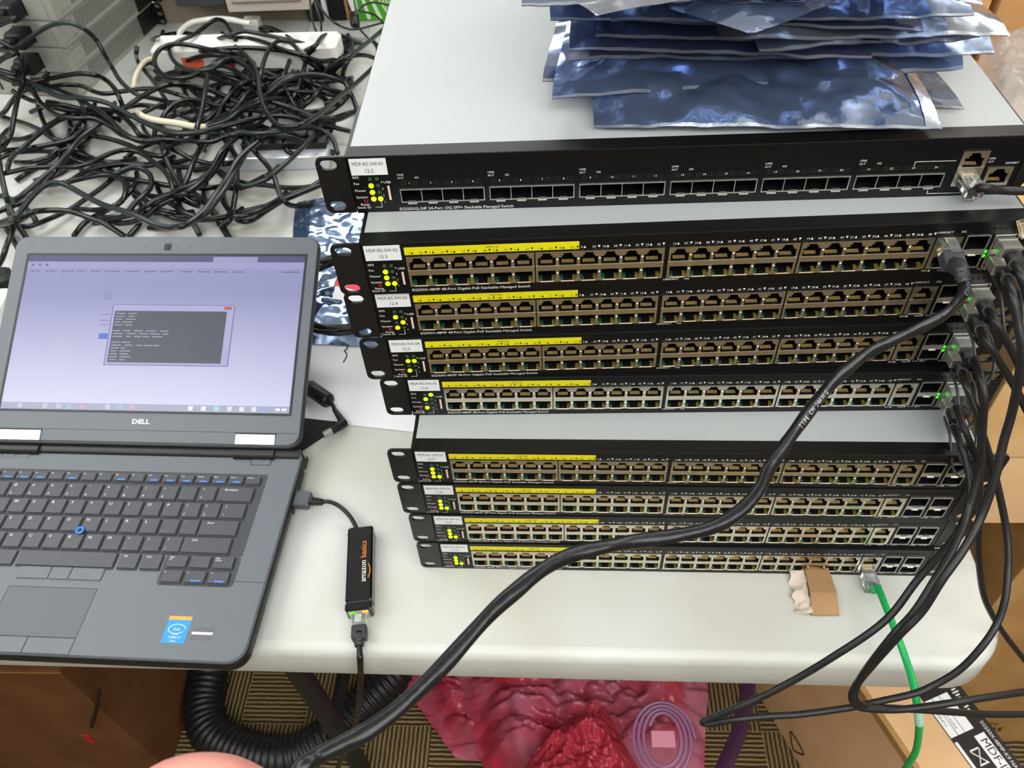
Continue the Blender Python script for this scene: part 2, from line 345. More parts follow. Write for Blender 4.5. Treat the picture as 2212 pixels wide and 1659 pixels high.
def jack_mb(up, w=11.8):
    """the inside of one jack; origin at its centre line, z from the block's base"""
    mb = MB(); x = w/2; D = 13.
    z0, z1 = (20.8, 31.2) if up else (7.4, 16.4)
    a, b = (-x-.25, x+.25)
    mb.add([(a, 0, z0), (b, 0, z0), (b, D, z0), (a, D, z0)], [(0, 1, 2, 3)]); mb.add([(a, 0, z1), (b, 0, z1), (b, D, z1), (a, D, z1)], [(3, 2, 1, 0)])
    mb.add([(a, 0, z0), (a, D, z0), (a, D, z1), (a, 0, z1)], [(0, 1, 2, 3)]); mb.add([(b, 0, z0), (b, D, z0), (b, D, z1), (b, 0, z1)], [(3, 2, 1, 0)])
    mb.add([(a, D, z0), (b, D, z0), (b, D, z1), (a, D, z1)], [(0, 1, 2, 3)])
    if up:
        for k in range(8):
            px = -3.6+k*1.02
            mb.add([(px-.3, 1.6, z0+.35), (px+.3, 1.6, z0+.35), (px+.3, 4.3, z0+1.1), (px-.3, 4.3, z0+1.1), (px+.2, 4.6, z0+.2), (px-.2, 4.6, z0+.2)], [(0, 1, 2, 3), (3, 2, 4, 5)], 1)
        mb.box(a, -3.6, .6, 9, z1-2.6, z1, 4); mb.box(3.6, b, .6, 9, z1-2.6, z1, 4)
    else:
        mb.box(a+.4, -3.2, .3, 3.5, z0+.2, z0+1.9, 2); mb.box(3.2, b-.4, .3, 3.5, z0+.2, z0+1.9, 3)
        mb.box(-3.2, 3.2, 1.5, 9, z0, z0+.5, 0)
    return mb
M_step = mat('jack_step', (120, 118, 112), .35, .7)
ME['jack_u'] = jack_mb(True).data('network_port', [M_cavity, M_gold, M_pipeG, M_pipeY, M_step], fix=False); ME['jack_d'] = jack_mb(False).data('network_port', [M_cavity, M_gold, M_pipeG, M_pipeY, M_step], fix=False)
def jack_hole(cx, up, w=11.8):
    x = w/2
    if up: return [(cx-x, 20.8), (cx+x, 20.8), (cx+x, 27.6), (cx+3.9, 27.6), (cx+3.9, 29.3), (cx+2.8, 29.3), (cx+2.8, 31.1), (cx-2.8, 31.1), (cx-2.8, 29.3), (cx-3.9, 29.3), (cx-3.9, 27.6), (cx-x, 27.6)]
    return [(cx-x, 16.4), (cx-x, 9.3), (cx-4.4, 7.6), (cx+4.4, 7.6), (cx+x, 9.3), (cx+x, 16.4)]
def jack_block(n, pitch, w, zlo=6.6, zhi=31.9):
    loops = [[(0, zlo), (w, zlo), (w, zhi), (0, zhi)]]
    for k in range(n):
        cx = w/2+(k-(n-1)/2)*pitch; loops += [jack_hole(cx, True), jack_hole(cx, False)]
    mb = fill2d(loops, .7); mb.v = [(a, b-.45, c) for a, b, c in mb.v]
    mb.box(0, w, -.95, -.3, zhi-.1, zhi+.55)                      # the folded top lip that catches the light
    mb.box(0, w, -.9, -.4, 20.15, 20.75)
    for k in range(n):
        cx = w/2+(k-(n-1)/2)*pitch; mb.box(cx-4.6, cx+4.6, -1., -.35, zlo-.1, zlo+.5)
        if k:
            for zc in (24.2, 12.5): mb.mesh(MB().rbox(-.75, .75, -.5, .5, -2.2, 2.2, .5, .4, 2), Matrix.Translation((cx-pitch/2, -.9, zc)))
    return mb
ME['block12'] = jack_block(6, 14.1, 85.4).data('port_block', M_tin); ME['block2'] = jack_block(1, 14., 16.6).data('uplink_port_block', M_tin)
def cage2():
    mb = fill2d([[(0, 6.3), (15.2, 6.3), (15.2, 32.9), (0, 32.9)], [(.6, 21.4), (14.6, 21.4), (14.6, 32.4), (.6, 32.4)], [(.6, 6.9), (14.6, 6.9), (14.6, 17.2), (.6, 17.2)]], .8); mb.v = [(a, b-.5, c) for a, b, c in mb.v]
    mb.box(4.8, 10.4, -2.2, -.4, 21., 21.9); mb.box(5., 10., -1.6, -.4, 16.7, 17.3); return mb
ME['cage2'] = cage2().data('optical_cage', M_pale)
def slot_mb(w, h, d=16.):
    mb = MB(); mb.add([(0, 0, 0), (w, 0, 0), (w, d, 0), (0, d, 0), (0, 0, h), (w, 0, h), (w, d, h), (0, d, h)], [(0, 1, 2, 3), (7, 6, 5, 4), (0, 3, 7, 4), (1, 5, 6, 2), (3, 2, 6, 7)]); return mb
ME['slot2'] = slot_mb(14., 11.).data('cage_slot', M_cavity, fix=False); ME['slot2b'] = slot_mb(14., 10.3).data('cage_slot', M_cavity, fix=False)
ME['vent'] = MB()
for k in range(8): ME['vent'].disc((396.5+k*3.6, -.02, 37.6), 1.35, 10, 'y', 0, .1)
ME['vent'] = ME['vent'].data('vent_holes', M_cavity)
XB = [28.4, 114.6, 202.9, 289.5]            # left edge of each block of jacks
def bezel(pieces): 
    mb = MB(); mb.box(0, BW, 0, 12.2, 0, 6.5).box(0, BW, 0, 12.2, 33., HS)
    for a, b, c, d in pieces: mb.box(a, b, 0, 12.2, c, d)
    mb.box(0, BW, 13.1, 13.6, 6.5, 33.)
    return mb
def piece_list(openings):
    out = []; x = 0.
    for a, b in openings: out.append((x, a, 6.5, 33.)); x = b
    out.append((x, BW, 6.5, 33.)); return out
ME['bezel48'] = bezel(piece_list([(x+.2, x+85.2) for x in XB]+[(376.2, 392.5), (395.6, 410.1), (413.6, 428.1)])).data('front_bezel', M_black)
ME['edge'] = MB().box(.5, BW-.5, -.25, .3, HS-.7, HS-.15).data('edge_highlight', M_chas)  # lighter strip painted as the light catching on the bezel's top edge
def print48():
    mb = MB()
    for st, x, z in (('RPS', 1.8, 25.4), ('Fan', 1.6, 20.7), ('Master', 1.4, 15.5), ('System', 1.4, 10.2), ('Reset', 3.3, 4.6), ('Stack ID', .9, 2.4)): ftext(mb, st, x, z, 1.75, wide=1.08)
    for k, st in enumerate('4321'): ftext(mb, st, 19.6, 22.4-k*5.2, 1.5)
    ftext(mb, 'USB', 21.4, 21.6, 1.8, wide=1.1); frame_lines(mb, [(17.6, 7.4), (17.6, 2.8), (13., 2.8)], .3)
    ftext(mb, 'SG550X-48MP 48-Port Gigabit PoE Stackable Managed Switch', 28.6, 1.9, 2.2, wide=1.02)
    for k in range(24):
        bx = XB[k//6]+42.7+((k % 6)-2.5)*14.1
        if k >= 8: num_mark(mb, bx, k+1)
    ftext(mb, 'LINK/ACT', 201.2, 4.0, 1.5, wide=1.1); ftext(mb, 'PoE', 215.4, 4.0, 1.5)
    ftext(mb, 'LINK/ACT', 375.3, 35.4, 1.5, wide=1.05); ftext(mb, 'XG', 390.2, 35.4, 1.6)
    ftext(mb, 'XG1', 374.5, 3.6, 1.5); tri(mb, 379.6, 3.6, True); ftext(mb, 'XG2', 385., 3.6, 1.5); tri(mb, 390.2, 3.6, False); frame_lines(mb, [(392.6, 4.4), (396.5, 4.4)], .3)
    ftext(mb, 'SFP+', 398, 3.6, 1.5); ftext(mb, 'XG3', 411.5, 3.6, 1.5); tri(mb, 416.6, 3.6, True); ftext(mb, 'XG4', 421., 3.6, 1.5); tri(mb, 426.3, 3.6, False)
    return mb
def tri(mb, x, z, up, s=1.8, y=-.12):
    p = [(x-s/2, y, z), (x+s/2, y, z), (x, y, z+s)] if up else [(x-s/2, y, z+s), (x, y, z), (x+s/2, y, z+s)]
    mb.add(p, [(0, 1, 2)])
def num_mark(mb, bx, n, y=-.12):
    ftext(mb, str(n), bx-5.6, 34.3, 1.55, y, wide=1.1); tri(mb, bx-5.6+(2.6 if n < 10 else 3.7), 34.3, True, 1.8, y)
    ftext(mb, str(n+24), bx+1.9, 34.3, 1.55, y, wide=1.1); tri(mb, bx+6.4, 34.3, False, 1.9, y)
ME['print48'] = print48().data('printed_text', M_white, fix=False)
ME['strip'] = MB().box(27.9, 143.6, -.08, .2, 33.5, 39.8).data('yellow_strip', M_yel)
mb = MB()
for k in range(8): num_mark(mb, XB[k//6]+42.7+((k % 6)-2.5)*14.1, k+1, -.16)
ftext(mb, '60W PoE', 82, 37.2, 1.5, -.16); ME['striptext'] = mb.data('printed_text', M_ink, fix=False)
mb = MB(); mb.mesh(MB().tube([(7.2+1.1*math.cos(a*.5236), -.1, 8.0+1.1*math.sin(a*.5236)) for a in range(13)], .22, 5)); ME['reset'] = mb.data('reset_mark', M_red)
ME['sticker'] = MB().box(1.4, 25.6, -.22, .1, 29.8, 42.2).data('sticker', M_stick)
NAMES = [('MDF-R5-SW-01', '12.2'), ('MDF-R5-SW-02', '12.3'), ('MDF-R5-SW-03', '12.4'), ('MDF-R5-SW-04', '12.5'), ('MDF-R5-SW-05', '12.6'), ('MDF-R1-SW-01', '12.7'), ('MDF-R2-SW-01', '12.8'), ('MDF-R3-SW-01', '12.9'), ('MDF-R4-SW-01', '12.10')]
LEDS = {1: ('0111', '0001'), 2: ('0111', '0001'), 3: ('0101', '0010'), 4: ('0101', '0100'), 5: ('0101', '1000'), 6: ('0111', '0001'), 7: ('0111', '0001'), 8: ('0111', '0001'), 9: ('0111', '0001')}
WORDS = {1: 'topmost black rack switch with black optical cages and the bags on top, sticker 12.2', 2: 'black rack switch with sticker 12.3, second from the top of the tower', 3: 'black rack switch with sticker 12.4, third from the top of the tower',
         4: 'black rack switch with sticker 12.5, fourth from the top of the tower', 5: 'black rack switch with sticker 12.6, resting above the wide grey gap', 6: 'black rack switch with sticker 12.7, its grey cover showing mid tower',
         7: 'black rack switch with sticker 12.8, third from the table', 8: 'black rack switch with sticker 12.9, second from the table', 9: 'lowest black rack switch, sticker 12.10, with the green cable plugged in'}
def switch_common(t, k, ledz):
    inst('chassis', ME['chassis'], t); inst('top_cover', ME['cover'], t); inst('ear', ME['ear_l'], t); inst('ear', ME['ear_r'], t)
    inst('bezel_highlight', ME['edge'], t)
    st = inst('sticker', ME['sticker'], t); mb = MB(); a, b = NAMES[k-1]
    ftext(mb, a, 13.4, 37., 2.7, -.3, 'CENTER', .82); ftext(mb, b, 13.4, 31.8, 2.7, -.3, 'CENTER', .9); mb.part('printed_text', M_ink, st, fix=False)
    for c, x in ((0, 12.9), (1, 17.6)):
        for q in range(4): inst('status_light', ME['led'+LEDS[k][c][q]], t, (x, -.05, ledz-q*5.2))
def switch48(k):
    dx, dy, yaw, dz = SW[k-1]
    t = thing('network_switch', WORDS[k], 'network switch', (dx, dy, (9-k)*HS+dz), yaw, 'rack switches in the tower')
    inst('front_bezel', ME['bezel48'], t); switch_common(t, k, 25.2)
    inst('printed_text', ME['print48'], t); inst('reset_mark', ME['reset'], t); inst('vent_holes', ME['vent'], t)
    s = inst('yellow_strip', ME['strip'], t); inst('printed_text', ME['striptext'], s)
    inst('usb_port', ME['usb'], t, (21.4, 0, 8.2))
    for x in XB:
        b = inst('port_block', ME['block12'], t, (x, 0, 0))
        for q in range(6):
            for n in ('jack_u', 'jack_d'): inst('network_port', ME[n], b, (42.7+(q-2.5)*14.1, 0, 0))
    b = inst('uplink_port_block', ME['block2'], t, (376.1, 0, 0))
    for n in ('jack_u', 'jack_d'): inst('network_port', ME[n], b, (8.3, 0, 0))
    for x in (395.3, 413.3):
        b = inst('optical_cage', ME['cage2'], t, (x, 0, 0)); inst('cage_slot', ME['slot2'], b, (.6, 0, 21.4)); inst('cage_slot', ME['slot2b'], b, (.6, 0, 6.9))
    return t
SWT = {k: switch48(k) for k in range(2, 10)}
def switch24():
    dx, dy, yaw, dz = SW[0]; t = thing('network_switch', WORDS[1], 'network switch', (dx, dy, 8*HS+dz), yaw, 'rack switches in the tower')
    XQ = [31.6+59.85*k for k in range(6)]
    mb = MB(); mb.box(0, BW, 0, 12.2, 0, 8.).box(0, BW, 0, 12.2, 34.4, HS); mb.box(0, 393.8, 0, 12.2, 18.2, 34.4); x = 0
    for q in XQ: mb.box(x, q, 0, 12.2, 8., 18.2); x = q+56.4
    mb.box(x, 393.8, 0, 12.2, 8, 18.2); mb.box(410.4, 413.4, 0, 12.2, 8., 34.4); mb.box(413.4, 429.6, 0, 12.2, 21.5, 34.4); mb.box(429.6, BW, 0, 12.2, 8., 34.4); mb.box(0, BW, 13.3, 13.8, 6, 35)
    mb.part('front_bezel', M_black, t); switch_common(t, 1, 26.8)
    mb = MB()
    for st, x, z in (('RPS', 1.5, 27.2), ('Fan', 1.4, 22.5), ('Master', 1.2, 17.1), ('System', 1.2, 11.9), ('Reset', 3.2, 6.), ('Stack ID', .6, 3.6)): ftext(mb, st, x, z, 1.75, wide=1.08)
    for k, st in enumerate('4321'): ftext(mb, st, 19.6, 23.4-k*5.2, 1.5)
    ftext(mb, 'USB', 21.4, 23.1, 1.8, wide=1.1); frame_lines(mb, [(17.6, 9.), (17.6, 4.4), (13., 4.4)], .3)
    ftext(mb, 'SG550XG-24F 24-Port 10G SFP+ Stackable Managed Switch', 29., 1.3, 2.2, wide=1.0)
    for k, q in enumerate(XQ):
        ftext(mb, 'LINK', q-.4, 28.6, 1.4, wide=1.05); ftext(mb, 'ACT', q-.4, 26.2, 1.4, wide=1.05); ftext(mb, 'XG', q+10.8, 26.2, 1.4)
        for j in range(4): ftext(mb, str(k*4+j+1), q+7.05+14.1*j, 22., 1.5, align='CENTER', wide=1.1)
    frame_lines(mb, [(365.8, 24.4), (365.8, 27.2), (391.2, 27.2)], .4); frame_lines(mb, [(380.6, 5.4), (380.6, 2.6), (402, 2.6), (402, 6.)], .4)
    ftext(mb, 'LINK', 411.6, 27.4, 1.3); ftext(mb, 'ACT', 411.6, 25., 1.3); ftext(mb, 'GIGABIT', 423., 23.7, 1.4, wide=1.1)
    mb.part('printed_text', M_white, t, fix=False)
    mb = MB()
    for k, q in enumerate(XQ):
        for j in range(4):
            c = q+7.05+14.1*j
            for s in (-3.6, 3.6): frame_lines(mb, [(c+s-1.2, 21.6), (c+s+1.2, 21.6), (c+s+1.2, 24), (c+s-1.2, 24), (c+s-1.2, 21.6)], .25)
    mb.part('light_windows', M_dim, t, fix=False)
    inst('reset_mark', ME['reset'], t, (.2, 0, 1.4)); inst('usb_port', ME['usb'], t, (21.4, 0, 9.9))
    cage = fill2d([[(0, 8), (56.4, 8), (56.4, 18.2), (0, 18.2)]]+[[(.45+13.95*j, 8.5), (14.0+13.95*j, 8.5), (14.0+13.95*j, 17.7), (.45+13.95*j, 17.7)] for j in range(4)], .8); cage.v = [(a, b-.5, c) for a, b, c in cage.v]
    cm = cage.data('optical_cage', M_pale); sm = slot_mb(13.5, 9.2).data('cage_slot', M_cavity, fix=False)
    lm = MB().box(-2.4, 2.4, -2.4, -.2, 8.2, 9.1).box(-3., 3., -.7, -.2, 6.4, 8.).data('latch_tab', [M_pale]); 
    for q in XQ:
        b = inst('optical_cage', cm, t, (q, 0, 0))
        for j in range(4): inst('cage_slot', sm, b, (.45+13.95*j, 0, 8.5)); inst('latch_tab', lm, b, (7.2+13.95*j, 0, 0))
    b = inst('uplink_port_block', ME['block2'], t, (393.8, 0, 1.6))
    for n in ('jack_u', 'jack_d'): inst('network_port', ME[n], b, (8.3, 0, 0))
    g = fill2d([[(0, 8.2), (16.2, 8.2), (16.2, 21.5), (0, 21.5)], [(2.2, 10), (14, 10), (14, 17.2), (12, 17.2), (12, 18.8), (10.8, 18.8), (10.8, 20.4), (5.4, 20.4), (5.4, 18.8), (4.2, 18.8), (4.2, 17.2), (2.2, 17.2)]], .7); g.v = [(a, b-.4, c) for a, b, c in g.v]
    b = g.part('management_port_frame', M_tin, t); b.location = Vector((413.4, 0, 0))*MM
    inst('network_port', ME['jack_u'], b, (8.1, 0, -10.8))
    return t
SWT[1] = switch24()
# ------------------------------------------------------------------ laptop (local x right, y away, z up; origin at the back right corner of the deck)
LO = np.array([-160.246, 113.674]); LEX = np.array([.99950656, -.03141076]); LEY = np.array([.03141076, .99950656]); LZ = 25.
lap = thing('laptop', 'open dark grey laptop with a lit screen at the left of the table', 'laptop', (LO[0], LO[1], 0), math.atan2(LEX[1], LEX[0]))
def deck():
    def ring(ins, z, n=8):
        out = []; x0, x1, y0, y1 = -345+ins, 9-ins, -220+ins, 8-ins
        for cx, cy, a0, r in ((x1-16+ins*.2, y0+16-ins*.2, 270, 16), (x1-9, y1-9, 0, 9), (x0+9, y1-9, 90, 9), (x0+16, y0+16, 180, 16)):
            for k in range(n+1): a = math.radians(a0+90*k/n); out.append((cx+r*math.cos(a), cy+r*math.sin(a), z))
        return out
    def solid(prof):
        rings = [ring(i, z) for i, z in prof]; N = len(rings[0]); mb = MB()
        mb.add(sum(rings, []), [(j*N+i, j*N+(i+1) % N, (j+1)*N+(i+1) % N, (j+1)*N+i) for j in range(len(prof)-1) for i in range(N)], 0, True)
        return mb.add(rings[0], [tuple(range(N))]).add(rings[-1], [tuple(range(N))])
    b = solid([(10, 3.), (2, 8), (0, 14), (.2, 20.), (1.2, 21.5)]).part('base_shell', M_lapdark, lap)
    m = solid([(1.6, 21.2), (1.8, 24.), (2.8, 25.)]); m.part('palm_rest', M_lap, lap)
    for x in (-320, -20):
        for y in (-195, -15): MB().disc((x, y, 0), 8, 12, 'z', 0, 4).part('foot', M_rub, lap)
deck()
MB().rbox(-338, -21.5, -118.6, -24.2, 24.9, 25.12, 3, .05).rbox(-93.5, -21.5, -149.5, -118, 24.9, 25.14, 4, .05).part('keyboard_well', M_well, lap)
leg = MB(); legb = MB()
def key(cx, cy, w, h, txt=None, cap=2.6, second=None, blue=None, small=False):
    mb = MB(); x0, x1, y0, y1 = cx-w/2, cx+w/2, cy-h/2, cy+h/2
    mb.rbox(x0, x1, y0, y1, 25.15, 26.0, 1.2, .2, 3)
    # dished cap, slightly smaller than the key's skirt
    n0 = len(mb.v); mb.rbox(x0+.7, x1-.7, y0+.9, y1-.4, 25.9, 27.5, 1.3, .45, 3)
    mb.part('key', M_key, lap)
    z = 27.56
    if txt: ttext(leg, txt, x0+(w*.18 if not small else 1.9), y1-(1.5 if small else 2.6)-cap, z, cap, wide=1.1)
    if second: ttext(leg, second, x0+w*.18, y0+3.0, z, 2.5, wide=1.1)
    if blue: legb.add([(x0+w*.35, y0+1.9, z), (x0+w*.8, y0+1.9, z), (x0+w*.8, y0+3.4, z), (x0+w*.35, y0+3.4, z)], [(0, 1, 2, 3)])
KX, KY, WX, WY = 19.687, 19.283, -264.06, -63.56
def kc(col, row): return WX+.8+col*KX-row*-.15, WY-6.2+row*KY
def krow(row, start, names, w=18.3, h=17.6):
    for i, n in enumerate(names):
        x, y = kc(start+i, row); a = n if isinstance(n, tuple) else (n, None)
        key(x, y, w, h, a[0], 3.0 if a[1] is None else 2.3, a[1])
krow(1, -2.5, [('~', '`'), ('!', '1'), ('@', '2'), ('#', '3'), ('$', '4'), ('%', '5'), ('^', '6'), ('&', '7'), ('*', '8'), ('(', '9'), (')', '0'), ('_', '-'), ('+', '=')])
x, y = kc(10.97, 1); key(x-.5, y, 36.4, 17.6, 'Backspace', 2.0)
krow(0, -1, list('QWERTYUIOP')+[('{', '['), ('}', ']')]); x, y = kc(11.1, 0); key(x+.4, y, 25., 17.6, '|', 2.3, '\\'); x, y = kc(-2.25, 0); key(x, y, 28, 17.6, 'Tab', 2)
krow(-1, -.75, list('ASDFGHJKL')+[(':', ';'), ('"', "'")]); x, y = kc(10.72, -1); key(x-.2, y, 38.5, 17.6, 'Enter', 2.0); x, y = kc(-2.1, -1); key(x, y, 33, 17.6, 'Caps', 2)
krow(-2, -.25, list('ZXCVBNM')+[('<', ','), ('>', '.'), ('?', '/')]); x, y = kc(10.4, -2); key(x+.2, y, 47.5, 17.6, 'Shift', 2.0); x, y = kc(-2, -2); key(x, y, 44, 17.6, 'Shift', 2)
ttext(leg, 'o', x, y, 27.56, .01)
for a, b, st in ((-336, -313, 'Ctrl'), (-311, -291, 'Fn'), (-289, -270, ''), (-268, -237.5, 'Alt'), (-235.5, -139, None), (-137, -116.5, 'Alt'), (-115, -94.5, 'Ctrl')): key((a+b)/2, -127.2, b-a-.8, 17., st, 2.)
for i, (c, st) in enumerate(((-80.5, 'Page\nUp'), (-58.5, '^'), (-36.3, 'Page\nDown'))): key(c, -126, 20.2, 13.4, st, 1.6, small=True)
for i, (c, st) in enumerate(((-80.5, '<'), (-58.5, 'v'), (-36.3, '>'))): key(c, -141.3, 20.2, 13.2, st, 1.9, small=True, blue=i > 0)
for i, st in enumerate(['Esc']+['F%d' % k for k in range(1, 13)]+['Home', 'End', 'Insert', 'Delete']):
    key(-34.7-17.12*(16-i), -33.3, 16.2, 10.6, st, 1.55, small=True, blue=(st in ('F1', 'F2', 'F3', 'F5', 'F8', 'F10', 'F11', 'F12', 'Home', 'End', 'Insert')))
leg.part('key_lettering', M_white, lap, fix=False); legb.part('key_lettering', M_blue, lap, label='small blue secondary key marks', fix=False)
mb = MB().disc((-186.5, -97, 25.3), 4.2, 16, 'z', 0, 3.4); st = mb.part('pointing_stick', M_gap, lap)
MB().tube([(-186.5+3.3*math.cos(a*.3927), -97+3.3*math.sin(a*.3927), 28.7) for a in range(17)], 1.1, 8).part('ring', M_blue, st)
for a, b in ((-228.5, -197.6), (-197, -178), (-177.4, -146.5)): MB().rbox(a, b, -147.4, -135.2, 24.8, 26.3, 1.2, .4).part('pointing_button', M_lap, lap)
tp = fill2d([[(-230.6, -203), (-145.6, -203), (-145.6, -155.2), (-230.6, -155.2)], [(-230., -202.4), (-146.2, -202.4), (-146.2, -155.8), (-230., -155.8)]], .12); tp.v = [(a, c, 25.02-b) for a, b, c in tp.v]
tp.part('touchpad_seam', M_lapdark, lap, fix=False); MB().rbox(-230, -146.2, -202.4, -155.8, 24.3, 25.04, .6, .05).part('touchpad', mat('touchpad_grey', (80, 86, 92), .4), lap)
for a, b in ((-230, -189.3), (-188.5, -146.2)): MB().rbox(a, b, -217.6, -203.4, 24.6, 25.35, .8, .25).part('touchpad_button', M_lap, lap)
mb = MB(); fs = [(-231, -218), (-145.4, -218)]; mb.box(-231, -145.4, -218.2, -217.7, 24.9, 25.12).box(-146., -145.5, -218, -203, 24.9, 25.12).box(-231, -145.4, -203.3, -202.8, 24.9, 25.1).box(-189.2, -188.6, -218, -203, 24.9, 25.3); mb.part('button_seam', M_lapdark, lap)
s = MB().box(-69.2, -48.4, -203.5, -178.8, 25., 25.12).part('sticker', mat('sticker_blue', (30, 140, 225), .4), lap, label='small blue processor sticker')
mb = MB(); ttext(mb, 'intel', -58.8, -192, 25.2, 2.3, 'CENTER'); ttext(mb, 'inside', -58.8, -196.1, 25.2, 1.5, 'CENTER'); ttext(mb, 'CORE i7', -58.8, -199.4, 25.2, 2.1, 'CENTER'); ttext(mb, 'vPro', -58.8, -202.6, 25.2, 1.8, 'CENTER')
mb.tube([(-58.8+7.5*math.cos(a*.2618), -190.7+4.3*math.sin(a*.2618), 25.2) for a in range(23)], .35, 5); mb.part('printed_text', M_white, s, fix=False)
MB().box(-69.2, -48.4, -182.2, -178.8, 25.12, 25.16).part('sticker_band', mat('orange_band', (240, 160, 60), .5), s)
f = MB().box(-44.5, -25.2, -200.4, -187.8, 24.9, 25.06).part('fingerprint_reader', mat('reader_grey', (88, 92, 96), .35), lap); MB().box(-44.2, -25.6, -195., -192.8, 25.06, 25.3).part('sensor_strip', M_chrome, f)
b = MB().rbox(-43.4, -23.6, -12.4, -4., 24.8, 25.5, 3, .3).part('power_button', M_lap, lap); ring_ = fill2d([[(-44, -13), (-23, -13), (-23, -3.4), (-44, -3.4)], [(-43.3, -12.3), (-23.7, -12.3), (-23.7, -4.1), (-43.3, -4.1)]], .1); ring_.v = [(a, c, 25.05-b2) for a, b2, c in ring_.v]; ring_.part('power_button_seam', M_lapdark, lap, fix=False)
for x in (-326, -311, -296): MB().rbox(x, x+13.6, -10.4, -2.6, 24.8, 25.5, 2, .3).part('media_button', M_lap, lap)
m = MB(); m.box(-24, 7, -143.6, -143.1, 24.9, 25.08); m.part('deck_seam', M_lapdark, lap)
for yy, ln, zz in ((-52.4, 15, 12), (-22, 20, 14), (0, 12, 14)): MB().box(8.2, 9.4, yy-ln/2, yy+ln/2, zz-3, zz+3).part('side_port', M_gap, lap)
# lid, opened 152 degrees: local s along the hinge, t up the lid, n out of the screen
LA = math.radians(28)
def lidm():
    e = Vector((1, 0, 0)); d = Vector((0, math.cos(LA), math.sin(LA))); n = e.cross(d)
    return Matrix(((e.x, d.x, n.x, 0), (e.y, d.y, n.y, -8), (e.z, d.z, n.z, LZ), (0, 0, 0, 1)))
LM = lidm()
def lp(mb, name, m, parent=None, **k): mb.xf(LM); return mb.part(name, m, parent or lap, **k)
lp(MB().rbox(-343.5, 4.8, 14, 248.6, -8.5, -1.6, 15, 1.4, 6), 'lid_shell', mat('lid_back', (60, 62, 64), .4))
bz = MB(); bz.rbox(-342, 3.2, 17, 247.2, -2., .3, 13, .5, 6); bezel_o = lp(bz, 'screen_bezel', M_lap)
mb = MB(); mb.box(-340, 1, 29.2, 29.7, .2, .42); lp(mb, 'bezel_seam', M_lapdark)
bzr = fill2d([[(-326.5, 47.8), (-7.2, 47.8), (-7.2, 227.4), (-326.5, 227.4)], [(-323.6, 50.2), (-9.6, 50.2), (-9.6, 224.6), (-323.6, 224.6)]], .5); bzr.v = [(a, c, .45-b) for a, b, c in bzr.v]; lp(bzr, 'screen_rim', M_lapdark, fix=False)
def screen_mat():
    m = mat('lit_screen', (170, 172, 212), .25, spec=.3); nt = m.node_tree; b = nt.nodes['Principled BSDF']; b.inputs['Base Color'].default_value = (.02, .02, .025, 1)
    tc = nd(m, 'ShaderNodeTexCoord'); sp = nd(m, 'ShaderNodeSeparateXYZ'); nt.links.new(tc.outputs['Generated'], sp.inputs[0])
    rp = nd(m, 'ShaderNodeValToRGB'); rp.color_ramp.elements[0].color = (*lin((222, 222, 252)), 1); rp.color_ramp.elements[1].color = (*lin((150, 153, 196)), 1); rp.color_ramp.elements[1].position = .75  # viewing-angle falloff put into the emission colour, dimmer towards the top
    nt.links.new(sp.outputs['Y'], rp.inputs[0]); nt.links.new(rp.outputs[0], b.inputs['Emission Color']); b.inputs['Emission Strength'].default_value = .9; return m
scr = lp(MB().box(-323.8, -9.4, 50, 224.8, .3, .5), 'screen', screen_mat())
def sq(name, x0, x1, y0, y1, col, e=.9, z=.55): 
    m = mat(name, col, .3, emit=e, spec=.3); m.node_tree.nodes['Principled BSDF'].inputs['Base Color'].default_value = (.01, .01, .012, 1)
    return lp(MB().box(x0, x1, y0, y1, z-.04, z), name, m, scr)
sq('tab_bar', -323.6, -9.6, 217.5, 224.5, (84, 88, 128)); sq('open_tab', -112, -62, 217.5, 223.6, (160, 160, 205), .9, .6); sq('toolbar', -323.6, -9.6, 210, 217.5, (164, 164, 208))
mb = MB(); rr = random.Random(3)
x = -318
while x < -80:
    mb.box(x, x+2, 205.2, 207.2, .55, .6); wd = rr.uniform(5, 14); mb.box(x+3, x+3+wd, 205.6, 206.8, .55, .6); x += wd+rr.uniform(7, 12)
for x in (-319, -311, -303): mb.box(x, x+3.5, 212.2, 215, .58, .62)
mb.box(-34, -14, 205.6, 206.8, .55, .6)
lp(mb, 'bookmark_row', mat('screen_ink', (80, 84, 130), .5), scr)
mb = MB(); 
for z in (0, 2.2, 4.4): mb.box(-228, -221+z*.3, 175+z, 176+z, .55, .6)
mb.box(-229, -228.4, 173, 183, .55, .6).box(-229, -221, 182.4, 183, .55, .6).box(-221.4, -220.8, 173, 181, .55, .6).box(-229, -221, 173, 173.6, .55, .6)
for yy in (156, 149, 144): mb.box(-229, -219, yy, yy+1, .55, .6)
lp(mb, 'page_icon', mat('screen_ink2', (104, 106, 150), .5), scr)
sq('page_button', -228, -218, 128.5, 135, (84, 120, 205))
sq('window_frame', -217.6, -80.6, 99.4, 168, (120, 122, 180), .9, .6); sq('window_title', -216.4, -81.8, 100.4, 167.2, (178, 178, 222), .9, .66); sq('terminal', -214, -89, 102.6, 160.6, (84, 92, 104), .8, .72); sq('close_button', -92.6, -84, 162.6, 166.2, (196, 104, 96), .9, .72)
mb = MB()
for i in range(17):
    y = 158-i*3.25; x = -212.5
    if i in (5, 9): continue
    n = 5 if i in (6, 7, 8, 11) else 2
    for j in range(n): wd = rr.uniform(5, 12); mb.box(x, x+wd, y-1., y, .72, .78); x += wd+rr.uniform(1.5, 4)
lp(mb, 'terminal_text', mat('screen_text', (106, 114, 128), .5, emit=.8), scr)
sq('taskbar', -323.6, -9.6, 50.2, 57.6, (176, 182, 204))
